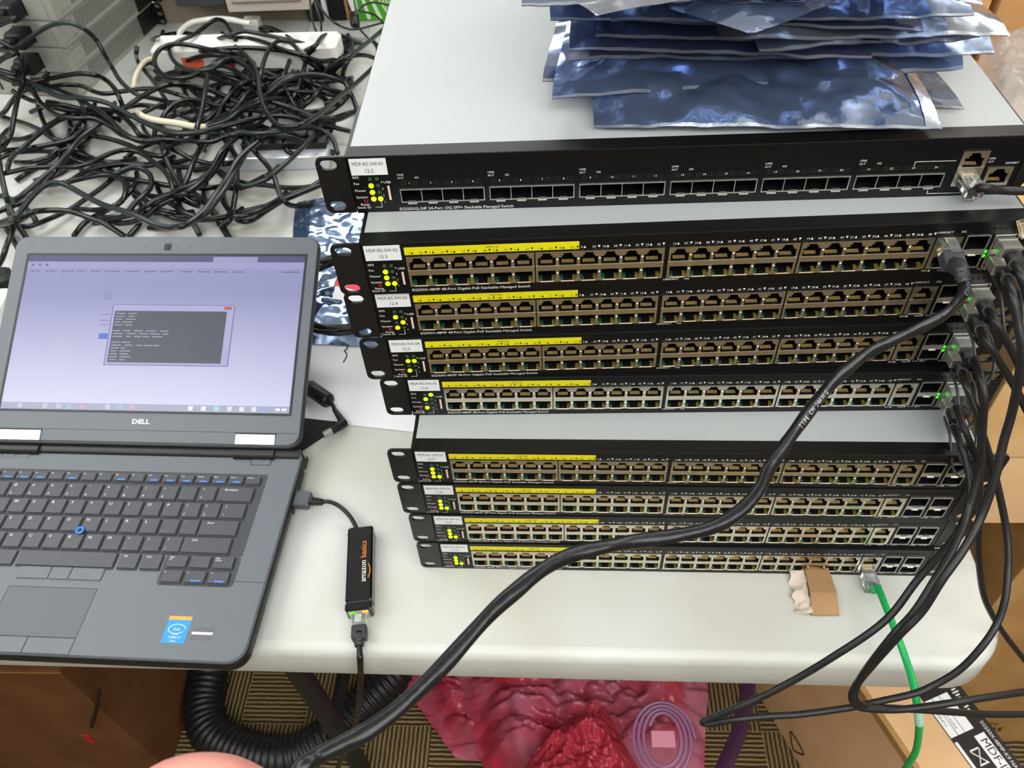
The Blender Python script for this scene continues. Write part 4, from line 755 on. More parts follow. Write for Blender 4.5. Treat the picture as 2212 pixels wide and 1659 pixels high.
# ------------------------------------------------------------------ heap of power cords (traced on crops of the photograph, laid at real heights over the table)
OFFS = {'A': (0, 0), 'B': (400, 0), 'D': (0, 300), 'E': (400, 180)}
def tr(s):
    k, s = s.split(':'); ox, oy = OFFS[k]
    return [(ox+float(a.split(',')[0])/3.95, oy+float(a.split(',')[1])/3.95) for a in s.split()]
CORDS = [  # trace, height, special label
 ('A:40,490 200,360 400,230 560,195 700,235 820,340 900,480 960,580 1020,680 1100,760 1180,810', 60, 'black power cable arching high in front of the grey chassis stack'),
 ('A:270,700 450,665 650,630 800,640 900,680 980,760 1020,840', 46, None),
 ('A:180,500 200,600 190,720 150,850 120,1000 90,1150 30,1250 -40,1330', 62, None),
 ('A:-80,620 100,690 250,700 400,730 600,810 800,920 950,1030 1050,1130 1200,1200 1400,1190 1600,1200 1800,1210 1900,1170 2050,1130', 52, None),
 ('A:-80,560 60,640 280,710 500,820 700,835 900,875 1050,950 1200,1030 1350,1100 1500,1140 1700,1130 1900,1080 2212,1000', 58, None),
 ('A:260,740 350,880 480,980 650,1010 800,1010 950,1080 1100,1170 1200,1205', 44, None),
 ('A:720,740 800,780 900,800 1050,780 1200,760 1350,760 1500,800', 40, None),
 ('A:1850,540 1750,590 1600,660 1450,660 1350,600 1320,500 1380,410 1500,375 1650,390 1780,420 1900,440', 66, 'black power cable curling in a ring around the white power strip'),
 ('A:1450,400 1460,480 1530,560 1650,600 1800,590 1900,520', 70, None),
 ('A:1460,390 1550,340 1650,300 1720,250 1790,195 1850,165 1920,190 1980,280 2000,330', 62, 'black power cable rising in a hump behind the white power strip'),
 ('B:100,1090 140,950 170,780 190,650 230,560 310,505 400,520', 64, None),
 ('A:1050,930 1200,830 1350,750 1500,720 1700,740 1900,810 2050,890', 54, None),
 ('A:180,1270 350,1130 500,1030 620,990', 40, None), ('A:-40,1170 150,1190 300,1150 400,1080 500,1020 600,960', 34, None),
 ('A:-40,1290 200,1270 450,1230 600,1190 700,1100 720,1000', 42, None), ('A:-40,1370 100,1310 300,1290 500,1290 640,1240', 30, None),
 ('A:170,1680 350,1530 500,1400 600,1280 700,1170 850,1060', 44, None), ('A:800,1160 950,1190 1100,1240 1250,1310 1380,1330 1430,1270', 36, None),
 ('A:1400,1240 1550,1310 1640,1360 1800,1400', 28, None), ('A:-60,960 60,1010 200,1050 340,1110 450,1180', 30, None),
 ('A:-60,1000 30,960 90,880 160,800 240,760', 48, None), ('A:430,1330 560,1200 640,1090 700,1040', 26, None),
 ('A:560,900 700,930 850,930 1000,960 1120,1060 1180,1140', 38, None), ('A:880,1000 960,1090 1040,1150 1130,1180', 30, None),
 ('A:1230,600 1330,720 1420,860 1500,960', 24, None), ('A:1560,740 1620,880 1700,980', 24, None), ('A:1380,1010 1450,920 1560,860 1720,860 1850,900', 34, None),
 ('D:60,290 250,250 450,240 650,240 800,190 950,120 1080,95 1200,120 1300,190 1400,270 1450,350 1480,440', 40, None),
 ('D:150,650 250,520 350,420 450,375 550,390 700,470 850,550 1000,600 1150,650 1300,720 1450,755 1600,730 1750,640 1850,520 1950,380 2050,200 2130,60', 52, 'long black power cable sweeping in an S above the laptop screen'),
 ('D:150,700 200,670 300,620 450,610 600,620 750,670 900,730 1060,830', 36, None), ('D:570,370 700,340 850,310 980,320 1060,370 1070,450 1040,530 960,580', 30, None),
 ('D:600,360 750,270 900,230 1050,215 1200,230', 24, None), ('D:1000,290 1100,250 1200,250 1280,310 1290,400 1230,480 1150,550 1080,640', 26, None),
 ('D:1150,640 1250,570 1350,510 1500,450 1650,390 1750,310 1850,200 1920,80 2000,-20', 42, None), ('D:1240,670 1350,570 1500,500 1650,430 1780,330 1880,200 1940,80', 36, None),
 ('D:1550,430 1600,330 1650,200 1720,60', 44, None), ('D:1400,130 1450,250 1520,380 1550,440', 34, None), ('D:1490,570 1600,640 1750,680 1900,670 2000,640 2212,590', 24, None),
 ('D:630,830 720,720 850,640 1000,560 1080,480', 16, None), ('D:270,740 450,670 600,600 720,520 850,430 950,350', 12, None),
 ('D:-20,100 10,300 50,480 70,550 130,700 230,850', 46, None), ('D:-60,640 60,590 200,530 330,440 450,300', 34, None), ('D:80,640 110,760 60,900 20,1020 -40,1120', 40, None),
 ('D:100,560 250,430 400,330 480,280', 26, None), ('D:1640,450 1750,540 1850,660 1960,850', 12, None), ('D:1390,640 1500,680 1650,690 1800,690', 14, None),
 ('D:840,210 950,270 1100,400 1250,530 1350,600', 16, None), ('D:640,110 750,150 850,190', 18, None), ('D:950,230 1100,210 1300,220 1500,240 1700,240 1820,205', 12, None),
 ('D:1040,340 1200,360 1450,400', 10, None), ('D:1750,420 1900,410 2050,420 2240,330', 20, None), ('D:60,780 110,860 160,950 220,1060', 20, None), ('D:-40,480 60,500 160,560', 22, None), ('D:1100,830 1180,740 1200,680', 14, None),
 ('E:0,420 200,400 400,350 600,300 800,280 1000,310 1200,360 1410,410', 56, None),
 ('B:400,370 480,440 560,520 620,650 640,800 690,950 780,1060 880,1085 1000,1060 1150,970 1300,840 1450,720 1640,545', 74, 'black power cable dipping in a long U down to the left of the top switch'),
 ('E:400,440 480,420 600,430 750,420 900,390 1050,375 1180,410 1260,480 1300,600', 62, None), ('E:500,470 520,490 600,590 700,700 760,800 790,900 840,1000 920,1045 1080,1035', 48, None),
 ('E:0,1210 150,1100 260,950 350,820 430,680 520,580 650,480', 56, None), ('E:0,940 130,850 230,730 300,600 370,520 450,450', 50, None),
 ('E:430,850 500,880 620,850 720,800 850,690 950,600 1080,470', 44, None), ('E:400,1100 440,1140 600,1100 750,1030 900,950 1050,900 1160,830', 36, None),
 ('E:420,1130 460,1170 560,1170 700,1080 830,1000 950,950 1150,870', 32, None), ('E:560,860 700,870 850,890 1000,890 1080,880', 14, None), ('E:850,450 1000,490 1150,540 1280,600', 52, None),
 ('E:1150,290 1250,300 1350,270 1470,235', 40, None), ('E:740,160 900,210 1050,270 1200,330', 52, None), ('E:440,660 440,850 420,1000 390,1150 300,1230', 46, None),
 ('E:200,370 350,320 480,230 600,180 660,150', 62, None), ('E:200,350 350,296 480,206 620,140', 60, None), ('E:120,1290 60,1180 0,1110', 18, None), ('E:200,1050 280,1180 370,1320', 14, None),
 ('B:380,300 500,268 650,292 800,322 950,355 1100,400 1250,450 1400,490', 66, 'black power cable lying as a straight dark bar across the top of the heap'), ('B:390,325 550,330 700,370 850,430 1000,470 1100,510 1200,520 1340,495', 60, None),
 ('B:600,245 700,235 800,270 900,335', 62, None), ('B:640,650 680,500 730,400 800,350 880,355 950,410 1010,500', 64, None), ('B:1110,390 1180,310 1280,295 1400,330 1520,380', 62, None),
 ('B:1100,420 1040,480 1010,600 980,700', 46, None), ('B:1250,620 1320,560 1400,490 1500,470 1600,490 1660,540', 66, None), ('B:1400,500 1360,580 1350,660 1400,750', 60, None),
 ('B:640,850 700,800 850,690 1000,640 1150,640 1300,680 1420,730', 66, None), ('B:670,800 800,690 920,645', 60, None), ('B:240,470 350,480 480,540 580,620 650,730', 66, None),
 ('B:270,1010 330,880 420,770 500,710 610,685', 52, None), ('B:430,930 520,810 610,705', 48, None), ('B:180,430 400,410 600,410 800,430 960,465', 56, None),
 ('B:880,880 930,820 980,730', 36, None), ('B:980,930 1080,850 1150,770 1210,680', 40, None), ('B:1400,480 1560,360 1680,260 1770,185', 72, None), ('B:1590,340 1640,400 1650,500', 60, None),
 ('B:1130,365 1300,420 1420,475', 58, None), ('B:1150,1020 1300,1020 1400,980 1480,940', 52, None), ('B:0,600 150,600 300,560 420,600 560,700', 36, None), ('B:0,740 200,770 350,840 450,890', 30, None),
 ('B:560,1130 700,1110 850,1120 1000,1160', 40, None), ('B:620,560 700,640 760,760 800,900', 30, None), ('B:900,480 860,600 800,720 700,800', 28, None), ('B:1180,540 1130,680 1060,820', 26, None), ('B:1360,700 1440,860 1480,1000', 34, None),
]
GC = 'heap of black power cables'; CL = 'black power cable deep in the heap, glimpsed through gaps between the upper ones'
MARKS = [(120, 120, 'the chassis plugs'), (240, 200, 'the chassis corner'), (10, 180, 'the border bundle'), (400, 130, 'the white strip'), (560, 100, 'the white plug'), (760, 110, 'the back corner'), (690, 60, 'the thin leads'),
         (600, 330, 'the silver strip'), (720, 310, 'the top ear'), (470, 370, "the silver strip's end"), (160, 500, 'the lid corner'), (420, 505, 'the webcam'), (380, 270, 'the cream cable'), (20, 350, 'the border loops'), (270, 400, 'the bare patch'), (560, 480, 'the blue bag'), (560, 200, "the heap's middle"), (690, 200, 'the top switch'), (300, 320, "the heap's front"), (140, 300, "the chassis foot"), (640, 150, "the heap's crest"), (480, 260, "the heap's belly")]
HUBS = [(135, 255), (470, 262), (20, 185), (640, 215), (580, 140), (520, 205), (700, 170), (5, 430)]
def run_on(px):
    """carry a cord on past the traced stretch until it dives under the nearest thick of the heap"""
    for e in (0, 1):
        q = px if e else px[::-1]; (x0, y0), (x, y) = q[-2], q[-1]
        if -10 < x < 775 and 60 < y < 490:
            a = math.atan2(y-y0, x-x0); hx, hy = min((h for h in HUBS), key=lambda h: math.hypot(h[0]-x, (h[1]-y)*1.6)+40*abs(math.sin((math.atan2(h[1]-y, h[0]-x)-a)/2)))
            for k in range(4):
                if math.hypot(hx-x, hy-y) < 26: break
                b = math.atan2(hy-y, hx-x); dl = (b-a+math.pi) % (2*math.pi)-math.pi; a += max(-.2, min(.2, dl)); x += 20*math.cos(a); y += 13*math.sin(a)
                if x > 785-.28*max(y-60, 0) or y < 66: break
                q = q+[(x, y)]
        px = q if e else q[::-1]
    return px
def cord(px, zz, rad, label, m, group):
    k0 = px; px = run_on(px); n = len(px); ph = random.uniform(0, 6.28)
    L = [P(u, v, max(rad+.6, zz*min(1, .25+.2*min(i, n-1-i))+4*math.sin(ph+i*1.1))) for i, (u, v) in enumerate(px)]
    L = [PY(u, v, 872-4*(i % 3)) if (q[1] > 872 and q[0] < -655) else q for i, ((u, v), q) in enumerate(zip(px, L))]
    if label is None:
        near = lambda q: min(MARKS, key=lambda m: math.hypot(m[0]-q[0], (m[1]-q[1])*1.3))[2]
        a, b = near(k0[0]), near(k0[-1]); ln = sum(math.hypot(p[0]-q[0], p[1]-q[1]) for p, q in zip(k0, k0[1:])); st = ln/max(1, math.hypot(k0[0][0]-k0[-1][0], k0[0][1]-k0[-1][1]))
        sh = 'curling' if st > 1.5 else 'bending' if st > 1.12 else 'nearly straight'; lg = 'short ' if ln < 110 else 'long ' if ln > 330 else ''
        label = '%s%s %s power cable %s' % (lg, sh, 'greenish-black' if m is M_cord2 else 'black', 'beside '+a if a == b else 'between %s and %s' % (a, b))
    mb = MB(); mb.tube(smooth(L, 7), rad, 9); return mb.top('power_cable', m, label, 'cord', group, fix=False)
for i, (s, z, lab) in enumerate(CORDS):
    cord(tr(s), z, 4.0 if i % 3 else 3.7, lab, M_cord if i % 4 else M_cord2, GC)
rr = random.Random(11)
for k in range(38):      # cords deeper in the heap, seen only through the gaps
    cx, cy = rr.choice([(600, 190), (680, 190), (540, 200), (500, 240), (130, 240), (560, 150), (660, 150)]) if k < 32 else rr.choice([(500, 170), (560, 130), (640, 200), (700, 150), (480, 220), (600, 250), (720, 220), (120, 290), (70, 350), (200, 300), (660, 110), (560, 300), (40, 420), (680, 280), (440, 260), (520, 110), (600, 150), (640, 240), (560, 220), (690, 200)])
    a = a0 = rr.uniform(0, 6.28); a1 = rr.uniform(-1, 1); px = []; x, y = cx+rr.uniform(-50, 50), cy+rr.uniform(-30, 30)
    for j in range(8):
        px.append((x, y)); a = a0+.55*a1*j/3 if j < 6 else a+rr.uniform(-.25, .25); x += 30*math.cos(a); y += 18*math.sin(a)
        if x > 770-max(0, (y-100))*.12: a = math.pi-a
        if y < 70 or y > 470: a = -a
    px = [(min(u, 790-.28*max(v-60, 0)), min(max(v, 72), 480)) for u, v in px]
    cord(px, rr.uniform(6, 24), 3.9, CL, M_cord, GC)
def thin(name, px, zs, rad, label, cat, m=M_cord, group=None):
    zs = np.interp(np.linspace(0, 1, len(px)), np.linspace(0, 1, len(zs)), zs); return MB().tube(smooth([P(u, v, z) for (u, v), z in zip(px, zs)], 7), rad, 7).top(name, m, label, cat, group, fix=False)
GT = 'thin leads at the back of the table'
thin('thin_lead', tr('B:1060,-60 1080,150 1120,270 1180,315'), [140, 20, 30], 1.9, 'thin black lead hanging down in front of the dark upright device', 'cord', group=GT)
thin('thin_lead', tr('B:1090,-40 1130,90 1160,190 1160,290'), [140, 40, 30], 1.9, 'second thin black lead hanging down beside the dark upright device', 'cord', group=GT)
thin('thin_lead', tr('B:1110,-10 1200,130 1300,210 1420,250 1550,230 1750,170 1860,110'), [120, 40, 30, 50], 2., 'thin black lead drooping in a wide curve before the black panel and green box', 'cord', group=GT)
thin('thin_lead', tr('B:1450,130 1500,60 1600,20 1720,40 1800,75'), [50, 60, 60], 2., 'thin black lead arching across the green striped box', 'cord', group=GT)
thin('thin_lead', tr('B:1470,200 1500,260 1580,345'), [30, 20], 1.8, 'thin black lead running down from the small black coupler', 'cord', group=GT)
thin('thin_lead', tr('B:1480,90 1620,130 1720,230'), [44, 40], 1.8, 'thin black lead crossing low over the green striped box', 'cord', group=GT)
thin('thin_lead', tr('B:1360,-60 1400,60 1430,130'), [80, 40], 1.8, 'thin black lead coming down to the small black coupler', 'cord', group=GT)
m = MB(); a, b = P(766, 30, 36), P(767, 56, 30); m.tube([a, a+(b-a)*.12, a+(b-a)*.88, b], [5, 9, 9, 5], 10); m.top('cable_coupler', M_rub, 'small black coupler hanging in front of the green striped box', 'coupler')
thin('cream_cable', tr('A:1380,510 1300,500 1230,530 1180,600 1150,680 1140,760'), [30, 34, 24], 4.3, 'cream cable bending down at the left of the white power strip', 'cord', M_beigepvc)
thin('cream_cable', tr('A:1180,960 1230,1000 1350,1030 1500,1050 1660,1080 1760,1085'), [30, 44, 40], 5.2, 'cream cable crossing among the black cords in the middle of the heap', 'cord', M_beigepvc)
thin('white_cable', tr('A:1530,330 1540,270 1620,200 1720,175 1850,160 1980,170 2080,190 2140,200'), [24, 34, 40, 40], 5.5, 'white cable arching behind the white power strip', 'cord', M_whitepl)
m = MB(); c = P(545, 52, 22); m.rbox(c[0]-16, c[0]+16, c[1]-12, c[1]+12, 8, 34, 5, 3); m.top('white_plug', M_whitepl, 'white plug at the end of the white cable', 'plug')
# white power strip
a, b = P(341, 166, 6), P(560, 150, 0); ps = thing('power_strip', 'white power strip with a red switch half buried by black cords', 'power strip', (a[0], a[1], 4), math.radians(-1))
MB().rbox(0, 330, 0, 58, 0, 52, 9, 6).part('body', M_whitepl, ps); m = MB(); m.rbox(120, 146, -1.8, 1, 18, 42, 1, .4); m.part('red_switch', M_red, ps, bev=0)
m = MB(); m.box(54, 92, -.7, .2, 17, 36); m.part('warning_label', mat('orange_label', (236, 110, 80), .5), ps)
for k in range(4): m = MB(); m.disc((160+k*44, 29, 51.6), 15, 16, 'z', 0, 1); m.part('outlet', mat('outlet_face_%d' % k, (205, 205, 198), .4), ps)
# aluminium outlet strip
a, b = P(482, 372, 0), P(712, 366, 0); dd = b-a; al = thing('metal_outlet_strip', 'silver metal outlet strip with black sockets lying under the cords', 'power strip', (a[0], a[1], 0), math.atan2(dd[1], dd[0])); Ls = float(np.linalg.norm(dd))
MB().rbox(0, Ls, 0, 62, 0, 23, 2, 1.5).part('housing', mat('aluminium', (214, 218, 226), .3, .35), al)
for k in range(4): m = MB(); x = Ls*(.3+.19*k); m.rbox(x-18, x+18, 20, 58, 22.5, 34, 2, 1); s = m.part('socket', M_rub, al); MB().box(x-8, x+8, 30, 46, 33.9, 34.4).part('socket_face', M_gap, s)
# plugs and leads at the left border
for i, (u, v, lab) in enumerate(((8, 610, 'black plug at the left border beside the laptop lid'),)):
    c = P(u, v, 18); t = thing('power_plug', lab, 'plug', (c[0], c[1], 0), .5); MB().rbox(-26, 14, -15, 15, 2, 34, 8, 5).part('plug_body', M_rub, t); MB().tube([(14, 0, 16), (30, 4, 14), (60, 12, 10)], [6, 5, 4], 10).part('cable', M_rub, t)
c = P(2, 673, 6); t = thing('white_adapter', 'white plastic adapter peeking out left of the laptop lid', 'adapter', (c[0], c[1], 0), .1); MB().rbox(-50, 12, -34, 24, 0, 26, 4, 3).part('body', M_whitepl, t)
m = MB(); m.box(-50, 12.3, -10, -5, 8, 12); m.part('groove', M_gap, t)
# ------------------------------------------------------------------ grey chassis stack, seen from the back, with plugs
ca = P(176, 212, 0); ang = math.atan2(287, 43)-math.pi/2
M_perf = mat('perforated_steel', (170, 172, 164), .5, .3); nt = M_perf.node_tree; tc = nd(M_perf, 'ShaderNodeTexCoord'); mp = nd(M_perf, 'ShaderNodeMapping'); mp.inputs['Scale'].default_value = (210, 210, 210); mp.inputs['Rotation'].default_value = (.785, 0, 0)
vm = nd(M_perf, 'ShaderNodeVectorMath', operation='FRACTION'); vs_ = nd(M_perf, 'ShaderNodeVectorMath', operation='SUBTRACT'); vs_.inputs[1].default_value = (.5, .5, .5); sx = nd(M_perf, 'ShaderNodeSeparateXYZ'); cb = nd(M_perf, 'ShaderNodeCombineXYZ'); ln = nd(M_perf, 'ShaderNodeVectorMath', operation='LENGTH'); rp = nd(M_perf, 'ShaderNodeValToRGB')
nt.links.new(tc.outputs['Object'], mp.inputs[0]); nt.links.new(mp.outputs[0], vm.inputs[0]); nt.links.new(vm.outputs[0], vs_.inputs[0]); nt.links.new(vs_.outputs[0], sx.inputs[0]); nt.links.new(sx.outputs['Y'], cb.inputs['Y']); nt.links.new(sx.outputs['Z'], cb.inputs['Z']); nt.links.new(cb.outputs[0], ln.inputs[0]); nt.links.new(ln.outputs['Value'], rp.inputs[0])
rp.color_ramp.interpolation = 'CONSTANT'; rp.color_ramp.elements[0].color = (*lin((70, 72, 66)), 1); rp.color_ramp.elements[1].position = .33; rp.color_ramp.elements[1].color = (*lin((150, 152, 144)), 1); nt.links.new(rp.outputs[0], nt.nodes['Principled BSDF'].inputs['Base Color'])
ordn = ['lowest', 'second lowest', 'middle', 'second highest', 'highest']
for k in range(5):
    t = thing('grey_chassis', 'grey metal chassis, %s of the stack behind the cords at top left' % ordn[k], 'network device', (ca[0]+7*k, ca[1], k*44.2), ang, 'grey chassis stack'); W_, D_, H_ = 433., 292., 43.4
    MB().box(-W_, 0, 0, D_, .5, H_).part('case', M_chgrey, t, bev=.8)
    m = MB(); m.box(-W_+10, -14, -1.2, .2, 3, H_-3); m.part('rear_panel', M_chgrey, t, bev=.5)
    MB().box(-.2, .5, 48, 284, 8, H_-7).part('vent_panel', M_perf, t)
    m = MB()
    for j in range(5):
        for z in (9, 34): m.mesh(MB().tube([(0, 8+j*8.5, z), (1.1, 8+j*8.5, z)], 2., 8))
    m.part('screws', M_pale, t)
    m = MB(); m.rbox(-82, -48, -2.4, 0, 9, 36, 3, .4); m.part('power_inlet', M_gap, t)
    m = MB()
    for j in range(7): m.box(-150-j*9, -145-j*9, -1.8, -1, 10, 33)
    m.part('fan_slots', M_gap, t)
    er = fill2d([[(0, 1), (17, 1), (21, 5), (21, H_-5), (17, H_-1), (0, H_-1)], oval(12.6, 6.5, 11, 7), oval(12.6, 22, 11, 7), oval(12.6, H_-6.5, 11, 7)], 2.); er.v = [(a, D_+b-4, c) for a, b, c in er.v]; er.box(0, 1.6, D_-60, D_-4, 4, H_-4); er.part('ear', M_ear, t)
PL = [('A:250,640 130,640 0,600 -90,560', 'black power cable plugged into the second lowest grey chassis', 1), ('A:200,400 120,450 40,490 -90,560', 'black power cable plugged into the middle grey chassis', 2), ('A:190,165 120,160 40,190 -90,250', 'black power cable plugged into the second highest grey chassis', 3)]
for s, lab, k in PL:
    M = Matrix.Translation(Vector((ca[0]+7*k, ca[1], k*44.2))) @ Matrix.Rotation(ang, 4, 'Z'); t = thing('power_cable', lab, 'cord', M @ Vector((-65, -20, 22)), 0, 'cables plugged into the grey chassis')
    m = MB(); m.rbox(-80, -48, -34, -2, 9, 36, 6, 3); m.rbox(-78, -58, -46, -30, 13, 32, 5, 3); m.xf(M); m.part('plug_body', M_rub, t, world=True)
    st = M @ Vector((-70, -44, 22)); m = MB(); m.tube(smooth([st, st+Vector((-16, -8, 0))]+[PY(u, v, 850) for u, v in tr(s)[1:]], 7), 4.2, 10); m.part('cable', M_cord, t, world=True)
# ------------------------------------------------------------------ things standing at the back edge of the table
def upright(name, u0, u1, vb, hgt, dep, m, label, cat, y=None, z0=0., bev=1., lean=0.):
    a, b = P(u0, vb, z0), P(u1, vb, z0); t = thing(name, label, cat, (a[0], (a[1]+b[1])/2, z0), 0); Wd = b[0]-a[0]
    MB().rbox(0, Wd, 0, dep, 0, hgt, 2, 1).part('body', m, t); return t, Wd
t, W_ = upright('wooden_board', 352, 664, 46, 60, 60, mat('beige_wood', (140, 128, 112), .6), 'long beige wooden board along the back of the table', 'board')
MB().box(4, W_-4, 8, 52, 59, 61).part('top_strip', mat('beige_wood_light', (168, 158, 142), .6), t)
t, W_ = upright('dark_box', 384, 486, 13, 70, 120, mat('charcoal_box', (62, 64, 66), .5), 'dark grey box on the beige board at the top border', 'box', z0=61); MB().box(4, W_-4, -1, 0, 22, 66).part('front_panel', M_rub, t)
t, W_ = upright('pale_cabinet', 496, 668, 24, 130, 150, mat('pale_cabinet', (188, 178, 170), .55), 'pale grey-pink cabinet with a framed panel at the top border', 'cabinet', z0=61)
MB().box(12, W_-12, -3, 0, 18, 120).part('door_panel', mat('pale_panel', (172, 162, 156), .55), t, bev=1); MB().box(12, W_-12, -4, -3, 17, 20).part('panel_shadow_strip', mat('panel_shadow', (120, 112, 108), .6), t)  # dark strip painted as the shadow along the door panel's lower edge
t, W_ = upright('upright_device', 668, 699, 47, 150, 70, M_chas, 'dark grey upright device with thin leads before it', 'device'); MB().box(3, W_-3, -1, 0, 50, 140).part('front_panel', M_rub, t)
t, W_ = upright('grey_folder', 701, 712, 47, 150, 80, mat('blue_grey', (172, 184, 184), .5), 'pale blue-grey folder beside the black panel', 'folder'); MB().box(2, W_-2, -.6, 0, 20, 60).part('spine_label', M_paper, t)
t, W_ = upright('black_slab', 714, 749, 45, 150, 60, mat('matt_black', (8, 8, 9), .6), 'matt black upright panel near the green striped box', 'panel')
t, W_ = upright('brown_card_sheet', 750, 757, 44, 150, 60, M_card3, 'narrow brown cardboard sheet standing beside the black panel', 'cardboard')
t, W_ = upright('white_folder', 759, 771, 46, 150, 60, M_paper, 'white folder standing left of the green striped box', 'folder')
t, W_ = upright('green_box', 773, 850, 45, 140, 60, mat('leaf_green', (70, 160, 22), .5), 'green box with pale diagonal stripes at the back of the table', 'box')
m = MB()
for k in range(9):
    x0 = -40+k*22
    q = [(x0+38, -.6, 4), (x0+46, -.6, 4), (x0-22, -.6, 134), (x0-30, -.6, 134)]
    q = [(min(max(a, 3), W_-3), b, c) for a, b, c in q]
    if q[1][0]-q[0][0] > .1 or q[2][0]-q[3][0] > .1: m.add(q, [(0, 1, 2, 3)])
m.part('stripes', mat('pale_stripe', (215, 228, 214), .5), t, fix=False)
m = MB(); a, b = P(671, 66, 1), P(800, 62, 1); m.rbox(a[0], b[0], a[1]-48, a[1]+4, .4, 10, 5, 2); m.top('grey_pad', mat('grey_pad', (178, 178, 176), .5), 'flat grey pad lying near the back of the table under the cords', 'pad')
# ------------------------------------------------------------------ crumpled bags
def crumple(x, y, s, amp, seed):
    v = Vector((x*s, y*s, seed)); return amp*(abs(noise.noise(v))*1.4+.5*abs(noise.noise(v*2.3+Vector((5, 1, 0))))+.22*noise.noise(v*5.1))
def bag(label, FL, FR, BL, BR, m, seed, puff=7., amp=4., group=None, seal=None, nx=70, ny=44, name='antistatic_bag', cat='bag', ripple=0., roll=0., hem=0.):
    FL, FR, BL, BR = [np.array(p, float) for p in (FL, FR, BL, BR)]; base = (FL+FR+BL+BR)/4
    Lx = np.linalg.norm(FR-FL); Ly = np.linalg.norm(BL-FL); t = thing(name, label, cat, base, 0, group)
    def srf(sgn):
        def fn(u, v):
            p = (FL*(1-u)+FR*u)*(1-v)+(BL*(1-u)+BR*u)*v
            e = min(1., 5*min(u, 1-u)+.02)*min(1., 6*min(v, 1-v)+.02); x, y = u*Lx, v*Ly
            h = puff*e*(.45 if sgn > 0 else -.12)+(crumple(x, y*1.5, .012, amp*1.5, seed)+crumple(x+y*.7, y*1.4, .034, amp*.6, seed+9))*(.25+.75*e)*(1 if sgn > 0 else .9)
            h += ripple*math.sin(v*9+seed+u*4)*(.3+e)+roll*(1-math.exp(-v*Ly/38.))
            ex = crumple(x, y, .02, 2.4, seed+31)*(1-e)
            return (p[0]+ex*(u-.5), p[1]-ex*(.5-v)*1.2, p[2]+h)
        return fn
    mb = MB(); mb.grid(srf(1), nx, ny); mb.grid(srf(-1), nx, ny); mb.part('film', m, t, world=True, fix=False)
    if hem:
        f = srf(1); hb = MB(); hb.grid(lambda a, b: tuple(np.array(f(a, hem*b))+np.array((0, -.3, .5))), nx, 3); hb.part('hem', M_seal, t, world=True, fix=False)
    if seal:
        s0, s1 = seal; f = srf(1); sb = MB(); sb.grid(lambda a, b: tuple(np.array(f(s0+(s1-s0)*a, b))+np.array((0, 0, .7))), 3, ny); sb.part('seal', M_seal, t, world=True, fix=False)
    return t
ZT = 9*HS+.6
GB = 'antistatic bags piled on the top switch'
def pbag(label, fl, fr, zl, zr, depth, m, seed, back=(0, 1), zb=None, inset=(0, 0), **k):
    FL, FR = P(*fl, ZT+zl), P(*fr, ZT+zr); bd = np.array((back[0], back[1], 0.)); bd /= np.linalg.norm(bd)
    zb = zb if zb is not None else (zl, zr); BL, BR = FL+bd*depth+np.array((inset[0], 0, 0)), FR+bd*depth+np.array((-inset[1], 0, 0)); BL[2] = ZT+zb[0]; BR[2] = ZT+zb[1]
    k.setdefault('roll', 13.); k.setdefault('hem', .012); return bag(label, FL, FR, BL, BR, m, seed, group=GB, **k)
pbag('translucent brownish bag corner flat on the switch at the right of the pile', (1700, 205), (2083, 238), 1, 1, 150, M_film3, 3.1, back=(-.28, 1), puff=2, amp=2.2)
pbag('lowest antistatic bag with a ribbed silver seal, its front hanging to the cover edge', (1285, 277), (2031, 287), 1.5, 2, 150, M_film, 1.3, back=(-.05, 1), puff=11, amp=8.0, seal=(.955, .995))
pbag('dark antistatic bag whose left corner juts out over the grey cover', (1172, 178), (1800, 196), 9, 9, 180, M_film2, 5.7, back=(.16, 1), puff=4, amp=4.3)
pbag('antistatic bag with a bright front left corner, second from the cover', (1192, 219), (2075, 152), 13, 16, 170, M_film, 8.2, back=(.14, 1), puff=9, amp=7.2, ripple=1.5)
pbag('antistatic bag reaching far right, its front edge shining over the dark gap', (1228, 136), (2142, 124), 30, 26, 170, M_film, 2.9, back=(.06, 1), puff=8, amp=8.7, seal=(.0, .05), ripple=2.)
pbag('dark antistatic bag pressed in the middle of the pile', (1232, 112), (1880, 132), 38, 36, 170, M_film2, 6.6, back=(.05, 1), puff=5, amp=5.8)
pbag('crinkled antistatic bag at the right of the pile with a clear corner', (1640, 118), (2112, 92), 46, 40, 170, M_film, 9.4, back=(-.1, 1), puff=9, amp=10.2)
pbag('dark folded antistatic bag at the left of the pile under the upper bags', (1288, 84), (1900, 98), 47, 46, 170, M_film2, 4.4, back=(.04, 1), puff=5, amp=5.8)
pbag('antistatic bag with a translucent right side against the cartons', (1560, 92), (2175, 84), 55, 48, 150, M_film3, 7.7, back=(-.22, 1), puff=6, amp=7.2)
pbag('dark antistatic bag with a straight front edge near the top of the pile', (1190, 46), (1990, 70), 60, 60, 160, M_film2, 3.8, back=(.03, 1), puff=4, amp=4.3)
pbag('antistatic bag lying crosswise with a pale front edge', (1320, 52), (2100, 42), 68, 66, 150, M_film, 1.9, back=(.0, 1), puff=7, amp=7.2, ripple=1.5)
def pbag4(label, pts, m, seed, **k): return bag(label, *[P(u, v, ZT+z) for u, v, z in pts], m, seed, group=GB, **k)
pbag4('antistatic bag turned with one corner pointing forward, right of the middle', [(1625, 74, 78), (1860, -12, 80), (1440, 18, 82), (1640, -70, 86)], M_film, 5.1, puff=3, amp=3.6)
